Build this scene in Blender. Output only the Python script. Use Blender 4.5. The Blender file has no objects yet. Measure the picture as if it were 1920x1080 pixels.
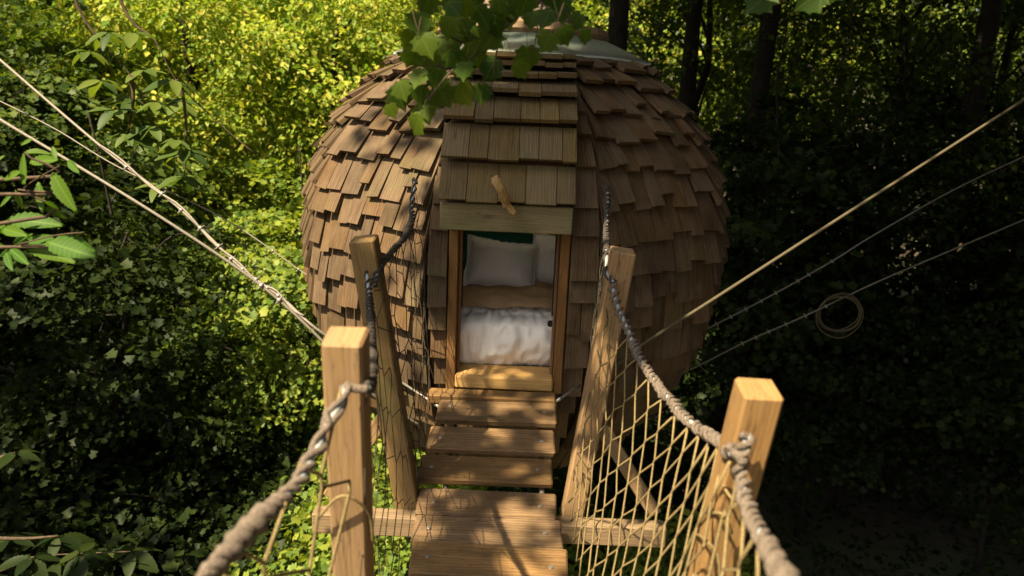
import bpy, math, random
import numpy as np
from mathutils import Vector, Matrix, noise

random.seed(7)
R = math.radians
sc = bpy.context.scene
COL = sc.collection

# ------------------------------------------------------------------ camera, world, sun, exposure
CZ = 6.0                       # the walkway hangs in the trees, eye 6 m above the wood's floor
FPX, PITCH, ROLL = 1400.0, R(13.6), R(2.5)
cd = bpy.data.cameras.new('camera')
cam = bpy.data.objects.new('camera', cd); COL.objects.link(cam)
cd.sensor_width = 36.0; cd.lens = 36.0 * FPX / 1920.0
cd.clip_start = 0.05; cd.clip_end = 600
cam.matrix_world = Matrix.Translation((0, 0, CZ)) @ Matrix.Rotation(R(90) - PITCH, 4, 'X') @ Matrix.Rotation(ROLL, 4, 'Z')
cd.dof.use_dof = True; cd.dof.focus_distance = 4.3; cd.dof.aperture_fstop = 2.1
sc.camera = cam

SUN = Vector((-0.38, -0.42, 0.82)).normalized()      # towards the sun: behind the camera, to the left
w = bpy.data.worlds.new('World'); sc.world = w; w.use_nodes = True
nt = w.node_tree
sky = nt.nodes.new('ShaderNodeTexSky'); sky.sky_type = 'NISHITA'; sky.sun_disc = False; sky.ozone_density = 0.3; sky.dust_density = 4.0
sky.sun_elevation = math.asin(SUN.z); sky.sun_rotation = math.atan2(SUN.x, SUN.y)
bg = nt.nodes['Background']; bg.inputs[1].default_value = 0.05
hz = nt.nodes.new('ShaderNodeHueSaturation'); hz.inputs['Saturation'].default_value = .4      # thin white haze over the blue
nt.links.new(sky.outputs[0], hz.inputs['Color']); nt.links.new(hz.outputs[0], bg.inputs[0])
sd = bpy.data.lights.new('sun', 'SUN'); sd.energy = 5.0; sd.angle = R(0.55); sd.color = (1.0, 0.83, 0.56)
sun = bpy.data.objects.new('sun', sd); COL.objects.link(sun)
sun.rotation_euler = SUN.to_track_quat('Z', 'Y').to_euler()
sc.view_settings.view_transform = 'Standard'; sc.view_settings.look = 'None'
sc.view_settings.exposure = 1.75; sc.view_settings.gamma = 1.0
sc.render.engine = 'CYCLES'
cy = sc.cycles
cy.max_bounces = 6; cy.diffuse_bounces = 4; cy.glossy_bounces = 2; cy.transmission_bounces = 4; cy.transparent_max_bounces = 4
cy.use_denoising = True
cy.sample_clamp_indirect = 4.0

# ------------------------------------------------------------------ helpers
def P(px, py, Y):
    """world point on the sight line of a photograph pixel, Y metres in front of the camera"""
    u = (px - 960) / FPX; v = (540 - py) / FPX
    c, s = math.cos(ROLL), math.sin(ROLL)
    x, y = c * u - s * v, s * u + c * v
    d = Vector((x, math.cos(PITCH) + y * math.sin(PITCH), -math.sin(PITCH) + y * math.cos(PITCH)))
    d *= Y / d.y
    return Vector((d.x, d.y, d.z + CZ))

class MB:
    """collects shapes, builds ONE mesh object; uv: u across the grain, v along it (metres)"""
    def __init__(s): s.v = []; s.f = []; s.uv = []; s.sm = []
    def face(s, idx, uvs, smooth=False):
        s.f.append(idx); s.uv.append(uvs); s.sm.append(smooth)
    def box(s, sx, sy, sz, M, ch=0.006, grain=2, jit=0.0, ends=None, off=None):
        """chamfered box centred on M; grain axis index; ends = per-corner offsets"""
        h = (sx / 2, sy / 2, sz / 2); ch = min(ch, min(h) * 0.6)
        off = off or (random.random() * 9, random.random() * 9)
        b = len(s.v); ids = {}; loc = []
        for cx in (-1, 1):
            for cy_ in (-1, 1):
                for cz in (-1, 1):
                    j = Vector((random.uniform(-jit, jit), random.uniform(-jit, jit), random.uniform(-jit, jit)))
                    for ax in range(3):
                        p = [cx * h[0], cy_ * h[1], cz * h[2]]
                        sg = (cx, cy_, cz)
                        for k in range(3):
                            if k != ax: p[k] -= sg[k] * ch
                        p = Vector(p) + j
                        ids[(cx, cy_, cz, ax)] = b + len(loc); loc.append(p)
        for p in loc: s.v.append(M @ p)
        ga = grain; oa = [k for k in range(3) if k != ga]
        def uvof(i, ax):
            p = loc[i - b]
            if ax == ga: return (p[oa[0]] + off[0], p[oa[1]] + off[1])
            o = [k for k in oa if k != ax][0] if ax in oa else oa[0]
            return (p[o] + off[0] + (0.37 if ax == oa[0] else 0), p[ga] + off[1])
        def add(keys, ax):
            idx = [ids[k] for k in keys]
            n = (loc[idx[1] - b] - loc[idx[0] - b]).cross(loc[idx[2] - b] - loc[idx[0] - b])
            c = sum((loc[i - b] for i in idx), Vector()) / len(idx)
            if n.dot(c) < 0: idx = idx[::-1]
            s.face(idx, [uvof(i, ax) for i in idx])
        for ax in range(3):
            o = [k for k in range(3) if k != ax]
            for sg in (-1, 1):
                ks = []
                for a, c in ((-1, -1), (1, -1), (1, 1), (-1, 1)):
                    k = [0, 0, 0]; k[ax] = sg; k[o[0]] = a; k[o[1]] = c
                    ks.append((k[0], k[1], k[2], ax))
                add(ks, ax)
            for a in (-1, 1):          # edges along ax
                for c in (-1, 1):
                    k0 = [0, 0, 0]; k0[ax] = -1; k0[o[0]] = a; k0[o[1]] = c
                    k1 = list(k0); k1[ax] = 1
                    add([(*k0, o[0]), (*k1, o[0]), (*k1, o[1]), (*k0, o[1])], o[0])
        for cx in (-1, 1):
            for cy_ in (-1, 1):
                for cz in (-1, 1):
                    add([(cx, cy_, cz, 0), (cx, cy_, cz, 1), (cx, cy_, cz, 2)], 0)
        return s
    def hexa(s, c, off=None):
        """8 corners: bottom loop 4, top loop 4 (grain runs from loop to loop)"""
        b = len(s.v); s.v += [Vector(p) for p in c]
        off = off or (random.random() * 9, random.random() * 9)
        L = (Vector(c[4]) - Vector(c[0])).length; W = (Vector(c[1]) - Vector(c[0])).length; T = (Vector(c[3]) - Vector(c[0])).length
        u = [(0, 0), (W, 0), (W + T, 0), (-T, 0), (0, L), (W, L), (W + T, L), (-T, L)]
        for q in ((0, 1, 5, 4), (1, 2, 6, 5), (2, 3, 7, 6), (3, 0, 4, 7), (3, 2, 1, 0), (4, 5, 6, 7)):
            s.face([b + i for i in q], [(u[i][0] + off[0], u[i][1] + off[1] + (0.01 * k if q[0] in (3, 4) and len(q) == 4 else 0)) for k, i in enumerate(q)])
        return s
    def tube(s, pts, rad, n=8, caps=True, smooth=True, off=None, squash=1.0):
        pts = [Vector(p) for p in pts]; m = len(pts)
        if not hasattr(rad, '__len__'): rad = [rad] * m
        off = off or (random.random() * 9, random.random() * 9)
        t0 = (pts[1] - pts[0]).normalized()
        nrm = t0.orthogonal().normalized(); b = len(s.v); L = 0
        vv = []
        for i in range(m):
            t = (pts[min(i + 1, m - 1)] - pts[max(i - 1, 0)]).normalized()
            nrm = (nrm - t * nrm.dot(t)).normalized(); bi = t.cross(nrm)
            if i: L += (pts[i] - pts[i - 1]).length
            vv.append(L)
            for k in range(n):
                a = 2 * math.pi * k / n
                s.v.append(pts[i] + (nrm * math.cos(a) + bi * math.sin(a) * squash) * rad[i])
        for i in range(m - 1):
            for k in range(n):
                k2 = (k + 1) % n
                c = 2 * math.pi * rad[i] / n
                s.face([b + i * n + k, b + i * n + k2, b + (i + 1) * n + k2, b + (i + 1) * n + k],
                       [(off[0] + k * c, off[1] + vv[i]), (off[0] + (k + 1) * c, off[1] + vv[i]), (off[0] + (k + 1) * c, off[1] + vv[i + 1]), (off[0] + k * c, off[1] + vv[i + 1])], smooth)
        if caps:
            for i, rev in ((0, True), (m - 1, False)):
                idx = [b + i * n + k for k in range(n)]
                if rev: idx = idx[::-1]
                s.face(idx, [(off[0] + 0.01 * math.cos(k), off[1] + 0.01 * math.sin(k)) for k in range(n)])
        return s
    def grid(s, rows, closed=False, smooth=True):
        b = len(s.v); m = len(rows); n = len(rows[0])
        for r_ in rows: s.v += [Vector(p) for p in r_]
        for i in range(m - 1):
            for k in range(n if closed else n - 1):
                k2 = (k + 1) % n
                s.face([b + i * n + k, b + i * n + k2, b + (i + 1) * n + k2, b + (i + 1) * n + k],
                       [(k * .05, i * .05), (k * .05 + .05, i * .05), (k * .05 + .05, i * .05 + .05), (k * .05, i * .05 + .05)], smooth)
        return s
    def mesh(s, name, mat):
        me = bpy.data.meshes.new(name)
        me.from_pydata([tuple(p) for p in s.v], [], s.f)
        uvl = me.uv_layers.new(name='UVMap')
        uvl.data.foreach_set('uv', np.array([c for f in s.uv for c in f], dtype=np.float32).ravel())
        me.polygons.foreach_set('use_smooth', s.sm)
        me.materials.append(mat); me.update()
        return me
    def build(s, name, mat, parent=None, origin=None):
        if origin is not None:
            o_ = Vector(origin); s.v = [Vector(p) - o_ for p in s.v]
        ob = bpy.data.objects.new(name, s.mesh(name, mat)); COL.objects.link(ob)
        if origin is not None: ob.location = origin
        if parent is not None:
            ob.parent = parent; ob.location = Vector(ob.location) - parent.matrix_world.translation if False else ob.location - ROOT.get(parent.name, Vector())
            ROOT[ob.name] = ROOT.get(parent.name, Vector()) + ob.location
        else:
            ROOT[ob.name] = ob.location.copy()
        return ob

ROOT = {}                      # world location of each parent (all parents are unrotated)
def part(mb, name, mat, parent):
    """a part whose vertices are given in world space"""
    o_ = ROOT[parent.name]
    mb.v = [Vector(p) - o_ for p in mb.v]
    ob = bpy.data.objects.new(name, mb.mesh(name, mat)); COL.objects.link(ob); ob.parent = parent
    ROOT[ob.name] = o_.copy()
    return ob
def empty(name, loc, label, cat, group=None):
    o = bpy.data.objects.new(name, None); COL.objects.link(o); o.location = loc; o.empty_display_size = 0.2
    ROOT[o.name] = Vector(loc)
    tag(o, label, cat, group); return o
def tag(o, label, cat, group=None, kind=None):
    if label: o['label'] = label
    if cat: o['category'] = cat
    if group: o['group'] = group
    if kind: o['kind'] = kind
    return o
def frame(x, y, z, o):
    """matrix from axes (columns) and an origin"""
    return Matrix(((x[0], y[0], z[0], o[0]), (x[1], y[1], z[1], o[1]), (x[2], y[2], z[2], o[2]), (0, 0, 0, 1)))
def beam_frame(a, b, side):
    a, b = Vector(a), Vector(b); z = (b - a).normalized()
    x = (Vector(side) - z * z.dot(Vector(side))).normalized(); y = z.cross(x)
    return frame(x, y, z, (a + b) / 2), (b - a).length
def spline(pts, n):
    """Catmull-Rom through pts"""
    pts = [Vector(p) for p in pts]; out = []
    q = [pts[0] * 2 - pts[1]] + pts + [pts[-1] * 2 - pts[-2]]
    for i in range(1, len(q) - 2):
        for k in range(n):
            t = k / n; a, b, c, d = q[i - 1], q[i], q[i + 1], q[i + 2]
            out.append(0.5 * ((2 * b) + (c - a) * t + (2 * a - 5 * b + 4 * c - d) * t * t + (3 * b - a - 3 * c + d) * t ** 3))
    out.append(pts[-1]); return out

# ------------------------------------------------------------------ materials
def mat_new(name):
    m = bpy.data.materials.new(name); m.use_nodes = True
    return m, m.node_tree, m.node_tree.nodes['Principled BSDF']
def ramp(nt, fac, stops):
    r = nt.nodes.new('ShaderNodeValToRGB'); nt.links.new(fac, r.inputs[0])
    el = r.color_ramp.elements
    while len(el) < len(stops): el.new(0.5)
    for e, (p, c) in zip(el, stops): e.position = p; e.color = (*c, 1)
    return r.outputs[0]
def nnoise(nt, vec, scale, detail=4, rough=.55, dist=0.0):
    n = nt.nodes.new('ShaderNodeTexNoise'); n.inputs['Scale'].default_value = scale; n.inputs['Detail'].default_value = detail
    n.inputs['Roughness'].default_value = rough; n.inputs['Distortion'].default_value = dist
    if vec is not None: nt.links.new(vec, n.inputs['Vector'])
    return n.outputs['Fac']
def mixc(nt, fac, a, b, mode='MIX'):
    m = nt.nodes.new('ShaderNodeMix'); m.data_type = 'RGBA'; m.blend_type = mode
    for sock, v in ((m.inputs[0], fac), (m.inputs[6], a), (m.inputs[7], b)):
        if hasattr(v, 'is_linked'): nt.links.new(v, sock)
        else: sock.default_value = v if not isinstance(v, tuple) or len(v) == 4 else (*v, 1)
    return m.outputs[2]
def math_n(nt, op, a, b):
    m = nt.nodes.new('ShaderNodeMath'); m.operation = op
    for sock, v in ((m.inputs[0], a), (m.inputs[1], b)):
        if hasattr(v, 'is_linked'): nt.links.new(v, sock)
        else: sock.default_value = v
    return m.outputs[0]
def wood(name, dark, light, grey=None, grain=60, vary=.35, bump=.5, moss=0.0, rough=.78, blotch=.5, crack=.55, knots=.7):
    m, nt, bs = mat_new(name)
    uv = nt.nodes.new('ShaderNodeUVMap').outputs[0]
    mp = nt.nodes.new('ShaderNodeMapping'); mp.inputs['Scale'].default_value = (grain, grain * .05, 1); nt.links.new(uv, mp.inputs[0])
    g1 = nnoise(nt, mp.outputs[0], 1.0, 6, .65, .6)
    mp2 = nt.nodes.new('ShaderNodeMapping'); mp2.inputs['Scale'].default_value = (9, 1.6, 1); nt.links.new(uv, mp2.inputs[0])
    g2 = nnoise(nt, mp2.outputs[0], 1.3, 3, .5, 1.2)
    wv = nt.nodes.new('ShaderNodeTexWave'); wv.inputs['Scale'].default_value = 2.2; wv.inputs['Distortion'].default_value = 7; wv.inputs['Detail'].default_value = 2
    nt.links.new(mp2.outputs[0], wv.inputs[0])
    gm = math_n(nt, 'ADD', math_n(nt, 'MULTIPLY', g1, .80), math_n(nt, 'MULTIPLY', wv.outputs['Fac'], .20))
    col = ramp(nt, gm, [(.24, dark), (.74, light)])
    mp3 = nt.nodes.new('ShaderNodeMapping'); mp3.inputs['Scale'].default_value = (26, 1.1, 1); nt.links.new(uv, mp3.inputs[0])
    ck = ramp(nt, nnoise(nt, mp3.outputs[0], 1.7, 4, .55, .3), [(.485, (0, 0, 0)), (.5, (crack,) * 3), (.515, (0, 0, 0))])
    col = mixc(nt, ck, col, tuple(c_ * .28 for c_ in dark))
    vo = nt.nodes.new('ShaderNodeTexVoronoi'); vo.inputs['Scale'].default_value = 1.0; vo.inputs['Randomness'].default_value = 1.0
    mp4 = nt.nodes.new('ShaderNodeMapping'); mp4.inputs['Scale'].default_value = (7.5, 2.6, 1); nt.links.new(uv, mp4.inputs[0]); nt.links.new(mp4.outputs[0], vo.inputs['Vector'])
    kn_ = ramp(nt, vo.outputs['Distance'], [(.04, (knots,) * 3), (.10, (knots * .35,) * 3), (.16, (0, 0, 0))])
    col = mixc(nt, kn_, col, tuple(c_ * .4 for c_ in dark))
    geo = nt.nodes.new('ShaderNodeNewGeometry')
    rnd = math_n(nt, 'FRACT', math_n(nt, 'ADD', geo.outputs['Random Per Island'], nt.nodes.new('ShaderNodeObjectInfo').outputs['Random']), 0.0)
    val = nt.nodes.new('ShaderNodeMapRange'); nt.links.new(rnd, val.inputs[0]); val.inputs[3].default_value = 1 - vary; val.inputs[4].default_value = 1 + vary * .8
    hsv = nt.nodes.new('ShaderNodeHueSaturation'); nt.links.new(col, hsv.inputs['Color']); nt.links.new(val.outputs[0], hsv.inputs['Value'])
    r2 = math_n(nt, 'FRACT', math_n(nt, 'MULTIPLY', rnd, 17.31), 0.0)
    sat = nt.nodes.new('ShaderNodeMapRange'); nt.links.new(r2, sat.inputs[0]); sat.inputs[3].default_value = .80; sat.inputs[4].default_value = 1.04
    nt.links.new(sat.outputs[0], hsv.inputs['Saturation'])
    col = hsv.outputs[0]
    pos = geo.outputs['Position']
    b = nnoise(nt, pos, 5.0, 5, .6)
    if grey:
        f = ramp(nt, math_n(nt, 'ADD', math_n(nt, 'MULTIPLY', b, .6), math_n(nt, 'MULTIPLY', g2, .4)), [(.42, (0, 0, 0)), (.66, (blotch,) * 3)])
        col = mixc(nt, f, col, grey)
    if moss:
        f = ramp(nt, nnoise(nt, pos, 2.3, 6, .65), [(.5, (0, 0, 0)), (.68, (moss,) * 3)])
        col = mixc(nt, f, col, (.085, .09, .028))
    nt.links.new(col, bs.inputs['Base Color'])
    bs.inputs['Roughness'].default_value = rough; bs.inputs['Specular IOR Level'].default_value = .25
    bp = nt.nodes.new('ShaderNodeBump'); bp.inputs['Strength'].default_value = bump; bp.inputs['Distance'].default_value = .004
    nt.links.new(gm, bp.inputs['Height']); nt.links.new(bp.outputs[0], bs.inputs['Normal'])
    return m
def plain(name, c1, c2, scale=20, rough=.6, metal=0, bump=.2, detail=5, dist=.002):
    m, nt, bs = mat_new(name)
    pos = nt.nodes.new('ShaderNodeNewGeometry').outputs['Position']
    n = nnoise(nt, pos, scale, detail, .6)
    nt.links.new(ramp(nt, n, [(.35, c1), (.65, c2)]), bs.inputs['Base Color'])
    bs.inputs['Roughness'].default_value = rough; bs.inputs['Metallic'].default_value = metal; bs.inputs['Specular IOR Level'].default_value = .3
    bp = nt.nodes.new('ShaderNodeBump'); bp.inputs['Strength'].default_value = bump; bp.inputs['Distance'].default_value = dist
    nt.links.new(n, bp.inputs['Height']); nt.links.new(bp.outputs[0], bs.inputs['Normal'])
    return m
def leafmat(name, cols, trans, tmix=.45, gloss=.02, vein=False):
    m = bpy.data.materials.new(name); m.use_nodes = True; nt = m.node_tree
    nt.nodes.remove(nt.nodes['Principled BSDF']); out = nt.nodes['Material Output']
    geo = nt.nodes.new('ShaderNodeNewGeometry'); rnd = math_n(nt, 'FRACT', math_n(nt, 'ADD', geo.outputs['Random Per Island'], nt.nodes.new('ShaderNodeObjectInfo').outputs['Random']), 0.0)
    # random per leaf, with drifts of tone from spray to spray
    drift = nnoise(nt, geo.outputs['Position'], .55, 3, .6)
    f = math_n(nt, 'ADD', math_n(nt, 'MULTIPLY', rnd, .55), math_n(nt, 'MULTIPLY', drift, .45))
    k = len(cols)
    col = ramp(nt, f, [(.18 + .62 * i / (k - 1), c) for i, c in enumerate(cols)])
    if vein is True:
        uv = nt.nodes.new('ShaderNodeUVMap').outputs[0]
        sp = nt.nodes.new('ShaderNodeSeparateXYZ'); nt.links.new(uv, sp.inputs[0])
        ax = math_n(nt, 'ABSOLUTE', sp.outputs[0], 0.0)
        w_ = nt.nodes.new('ShaderNodeMath'); w_.operation = 'SINE'
        nt.links.new(math_n(nt, 'MULTIPLY', math_n(nt, 'SUBTRACT', sp.outputs[1], math_n(nt, 'MULTIPLY', ax, .7)), 70.0), w_.inputs[0])
        ribs = math_n(nt, 'MULTIPLY', math_n(nt, 'GREATER_THAN', w_.outputs[0], .86), .3)
        mid = math_n(nt, 'MULTIPLY', math_n(nt, 'LESS_THAN', ax, .018), .5)
        col = mixc(nt, math_n(nt, 'MAXIMUM', ribs, mid), col, tuple(min(1, c * 1.5 + .008) for c in cols[-1]))
    if vein == 'palm':
        uv = nt.nodes.new('ShaderNodeUVMap').outputs[0]
        sp = nt.nodes.new('ShaderNodeSeparateXYZ'); nt.links.new(uv, sp.inputs[0])
        ax = math_n(nt, 'ABSOLUTE', sp.outputs[0], 0.0); acc = math_n(nt, 'LESS_THAN', ax, .014)
        for th_ in (.86, 1.38):
            dd = math_n(nt, 'ABSOLUTE', math_n(nt, 'SUBTRACT', math_n(nt, 'MULTIPLY', ax, math.cos(th_)), math_n(nt, 'MULTIPLY', sp.outputs[1], math.sin(th_))), 0.0)
            acc = math_n(nt, 'MAXIMUM', acc, math_n(nt, 'LESS_THAN', dd, .011))
        col = mixc(nt, math_n(nt, 'MULTIPLY', acc, .5), col, tuple(min(1, c * 1.8 + .008) for c in cols[-1]))
    d = nt.nodes.new('ShaderNodeBsdfDiffuse'); nt.links.new(col, d.inputs[0])
    t = nt.nodes.new('ShaderNodeBsdfTranslucent'); nt.links.new(mixc(nt, 1.0, col, (*trans, 1), 'MULTIPLY'), t.inputs[0])
    mx = nt.nodes.new('ShaderNodeMixShader'); mx.inputs[0].default_value = tmix
    nt.links.new(d.outputs[0], mx.inputs[1]); nt.links.new(t.outputs[0], mx.inputs[2])
    g = nt.nodes.new('ShaderNodeBsdfGlossy'); g.inputs['Roughness'].default_value = .5; g.inputs[0].default_value = (.9, .95, .9, 1)
    m2 = nt.nodes.new('ShaderNodeMixShader'); m2.inputs[0].default_value = .006 + gloss * .2
    nt.links.new(mx.outputs[0], m2.inputs[1]); nt.links.new(g.outputs[0], m2.inputs[2])
    nt.links.new(m2.outputs[0], out.inputs[0])
    return m

M = {}
M['shingle'] = wood('weathered_shingle_wood', (.027, .014, .0055), (.128, .072, .028), grey=(.135, .094, .054), grain=95, vary=.42, bump=.5, moss=.3, blotch=.6)
M['dormer_shingle'] = wood('dormer_shingle_wood', (.065, .040, .014), (.17, .112, .042), grey=(.145, .118, .052), grain=80, vary=.3, bump=.4, moss=.55)
M['lintel'] = wood('lintel_wood', (0.133, 0.096, 0.038), (0.224, 0.173, 0.072), grey=(0.153, 0.154, 0.072), grain=40, vary=.05, bump=.3, moss=.8)
M['post'] = wood('post_pine', (0.198, 0.101, 0.031), (0.316, 0.183, 0.064), grey=(0.267, 0.169, 0.069), grain=55, vary=.08, bump=.25, moss=0, crack=.9, knots=.95)
M['dark_post'] = wood('shaded_post_pine', (0.139, 0.077, 0.024), (0.228, 0.139, 0.046), grey=(0.148, 0.113, 0.041), grain=55, vary=.08, bump=.2, moss=.7)  # darker copy of the post wood; the far post's shade is in its colour
M['plank'] = wood('walkway_plank', (.105, .055, .018), (.27, .155, .062), grey=(.07, .042, .018), grain=30, vary=.16, bump=.3, moss=.10, blotch=.8, crack=.8, knots=.9)
M['beam'] = wood('cross_beam_wood', (0.148, 0.088, 0.033), (0.247, 0.154, 0.064), grain=50, vary=.1, bump=.3)
M['jamb'] = wood('door_frame_wood', (0.122, 0.058, 0.018), (0.224, 0.113, 0.034), grain=60, vary=.1, bump=.3)
M['sill'] = wood('sill_wood', (0.367, 0.192, 0.036), (0.510, 0.288, 0.064), grain=40, vary=.05, bump=.2)
M['shell'] = wood('dark_sheathing', (0.041, 0.023, 0.010), (0.087, 0.051, 0.024), grain=50, vary=.3, bump=.3)
M['drift'] = wood('driftwood', (0.224, 0.125, 0.032), (0.428, 0.269, 0.088), grain=120, vary=.05, bump=.8)
M['cap_wood'] = wood('bleached_cap_wood', (0.204, 0.149, 0.096), (0.347, 0.269, 0.184), grain=60, vary=.12, bump=.4)
M['green'] = plain('green_painted_wall', (.018, .12, .078), (.022, .14, .09), 6, .75)
M['translucent_skirt'] = plain('light_passing_skirt', (.13, .165, .14), (.19, .225, .20), 5, .5, .0, .1)
nt_ = M['translucent_skirt'].node_tree; bs_ = nt_.nodes['Principled BSDF']; tr_ = nt_.nodes.new('ShaderNodeBsdfTranslucent'); tr_.inputs[0].default_value = (.8, .85, .8, 1)  # translucency added so daylight falls through the roof cap onto the bed
mx_ = nt_.nodes.new('ShaderNodeMixShader'); mx_.inputs[0].default_value = .7
nt_.links.new(bs_.outputs[0], mx_.inputs[1]); nt_.links.new(tr_.outputs[0], mx_.inputs[2]); nt_.links.new(mx_.outputs[0], nt_.nodes['Material Output'].inputs[0])
M['steel'] = plain('galvanised_cable', (.13, .11, .085), (.23, .205, .17), 160, .6, .1, .5)
M['clamp'] = plain('zinc_clamp', (.22, .21, .19), (.36, .34, .31), 80, .45, .6, .2)
M['rope_core'] = plain('white_sleeve', (.20, .22, .23), (.34, .36, .36), 60, .75, 0, .2)
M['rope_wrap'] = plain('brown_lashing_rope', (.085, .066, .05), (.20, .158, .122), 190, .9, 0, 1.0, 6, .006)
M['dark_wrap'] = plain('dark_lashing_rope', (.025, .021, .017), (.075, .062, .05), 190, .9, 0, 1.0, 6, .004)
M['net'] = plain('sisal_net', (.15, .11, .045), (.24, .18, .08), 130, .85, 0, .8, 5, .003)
M['dark_net'] = plain('dark_net', (.022, .018, .013), (.06, .048, .03), 130, .85, 0, .5)  # black string, with the shade on the far nets also in the colour
M['rope_yellow'] = plain('tan_guy_rope', (.055, .044, .024), (.09, .072, .04), 130, .8, 0, .7, 5, .003)  # tan rope darkened; the shade it hangs in is put into the colour
M['black'] = plain('black_metal', (.012, .012, .012), (.022, .021, .02), 30, .35, .3, .1)
M['bark'] = plain('dark_bark', (.010, .008, .006), (.028, .021, .015), 9, .9, 0, 1.0, 8, .03)
M['twig'] = plain('twig_bark', (.035, .024, .014), (.09, .06, .035), 30, .85, 0, .6)
M['red'] = plain('red_paint', (.35, .03, .015), (.45, .05, .02), 10, .5)
def cloth(name, c1, c2, bump=.25):
    m = plain(name, c1, c2, 7, .9, 0, bump, 4, .01)
    m.node_tree.nodes['Principled BSDF'].inputs['Specular IOR Level'].default_value = .08
    return m
M['sheet'] = cloth('white_duvet_cotton', (.80, .74, .66), (.86, .81, .74))
M['blanket'] = cloth('tan_blanket', (.40, .25, .13), (.48, .31, .17))
M['pillow'] = cloth('beige_pillow_cotton', (.76, .68, .61), (.83, .75, .68))
M['leaf_gold'] = leafmat('sunlit_gold_leaf', [(.09, .17, .018), (.19, .27, .03), (.29, .34, .045), (.42, .37, .06)], (1.3, 1.35, .6), .45)  # leaf colour brightened to carry the glow of the sunlit wood
M['leaf_lime'] = leafmat('sunlit_lime_leaf', [(.065, .12, .02), (.145, .21, .03), (.28, .31, .045)], (1.4, 1.35, .5), .45)  # lighter leaf copy for plants in the sun; sunlight is in the colour
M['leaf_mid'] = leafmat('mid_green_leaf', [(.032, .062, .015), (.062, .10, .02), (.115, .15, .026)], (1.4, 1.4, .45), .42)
M['leaf_dark'] = leafmat('shade_dark_leaf', [(.008, .016, .005), (.016, .028, .007), (.034, .048, .010)], (1.4, 1.45, .4), .38, 0)  # darker leaf copy; the shade of the wood is painted into the colour
M['leaf_big'] = leafmat('chestnut_leaf', [(.03, .08, .011), (.05, .115, .013), (.08, .14, .016)], (1.4, 1.45, .4), .42, 0, vein=True)
M['leaf_maple'] = leafmat('maple_leaf', [(.026, .06, .008), (.045, .088, .009), (.085, .125, .010)], (1.7, 1.5, .35), .55, .0, 'palm')

# ground colour: leaf litter and soil
m, nt_, bs = mat_new('wood_floor_litter'); M['ground'] = m
pos = nt_.nodes.new('ShaderNodeNewGeometry').outputs['Position']
n1 = nnoise(nt_, pos, 3.0, 8, .7); n2 = nnoise(nt_, pos, .5, 3, .5)
c = ramp(nt_, n1, [(.3, (.018, .012, .007)), (.6, (.06, .04, .02))])
nt_.links.new(mixc(nt_, ramp(nt_, n2, [(.45, (0, 0, 0)), (.65, (.8,) * 3)]), c, (.03, .05, .012)), bs.inputs['Base Color'])
bs.inputs['Roughness'].default_value = .95

# ------------------------------------------------------------------ ground
def gz(x, y):
    d = math.hypot(x, y)
    return .35 * noise.noise((x * .12, y * .12, 3.1)) + .14 * noise.noise((x * .5, y * .5, 1.7)) + max(0, d - 22) * .11
mb = MB(); N = 90; rows = []
for i in range(N + 1):
    rr = []
    for k in range(N + 1):
        a = 2 * i / N - 1; b = 2 * k / N - 1
        x = math.copysign(abs(a) ** 2.2, a) * 220; y = math.copysign(abs(b) ** 2.2, b) * 220
        rr.append((x, y, gz(x, y)))
    rows.append(rr)
mb.grid([r_[::-1] for r_ in rows]); g = mb.build('ground', M['ground']); tag(g, 'shaded floor of the wood, soil and leaf litter', 'ground', kind='structure')

# ------------------------------------------------------------------ foliage machinery
def np_mesh(name, V, F, mat, UV=None):
    """V (n,3), F (m,3) triangles"""
    me = bpy.data.meshes.new(name); n = len(V); m_ = len(F)
    me.vertices.add(n); me.vertices.foreach_set('co', V.astype(np.float32).ravel())
    me.loops.add(m_ * 3); me.loops.foreach_set('vertex_index', F.astype(np.int32).ravel())
    me.polygons.add(m_); me.polygons.foreach_set('loop_start', np.arange(0, m_ * 3, 3, dtype=np.int32))
    me.polygons.foreach_set('loop_total', np.full(m_, 3, dtype=np.int32))
    me.materials.append(mat); me.update(calc_edges=True)
    return me
# templates: columns along, side, normal
T_OV = (np.array([(0, 0, 0), (.45, .30, .07), (1, 0, -.06), (.45, -.30, .07)]), np.array([(0, 1, 2), (0, 2, 3)]))
T_OV3 = (np.array([(0, 0, 0), (.4, .28, .07), (.75, .17, .03), (1, 0, -.1), (.75, -.17, .03), (.4, -.28, .07), (.5, 0, 0)]),
         np.array([(0, 6, 1), (1, 6, 2), (2, 6, 3), (3, 6, 4), (4, 6, 5), (5, 6, 0)])[:, ::-1])
mp_ = [(.0, .0), (-.09, .2), (.03, .34), (.10, .56), (.27, .44), (.44, .66), (.57, .44), (.70, .40), (.77, .18), (1.0, 0), (.77, -.18), (.70, -.40), (.57, -.44), (.44, -.66), (.27, -.44), (.10, -.56), (.03, -.34), (-.09, -.2)]
T_MA = (np.array([(a, b, .10 * abs(b) - .08 * a * a) for a, b in mp_] + [(.35, 0, 0)]),
        np.array([(i, (i + 1) % 18, 18) for i in range(18)])[:, ::-1])
T_MAs = (np.array([(0, 0, 0), (.05, .5, .06), (.4, .3, .02), (.62, .52, .04), (1, 0, -.1), (.62, -.52, .04), (.4, -.3, .02), (.05, -.5, .06)]),
         np.array([(0, 2, 1), (2, 4, 3), (0, 4, 2), (0, 6, 4), (4, 6, 5), (0, 7, 6)]))
def nrmz(a): return a / np.maximum(np.linalg.norm(a, axis=1, keepdims=True), 1e-6)
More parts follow.
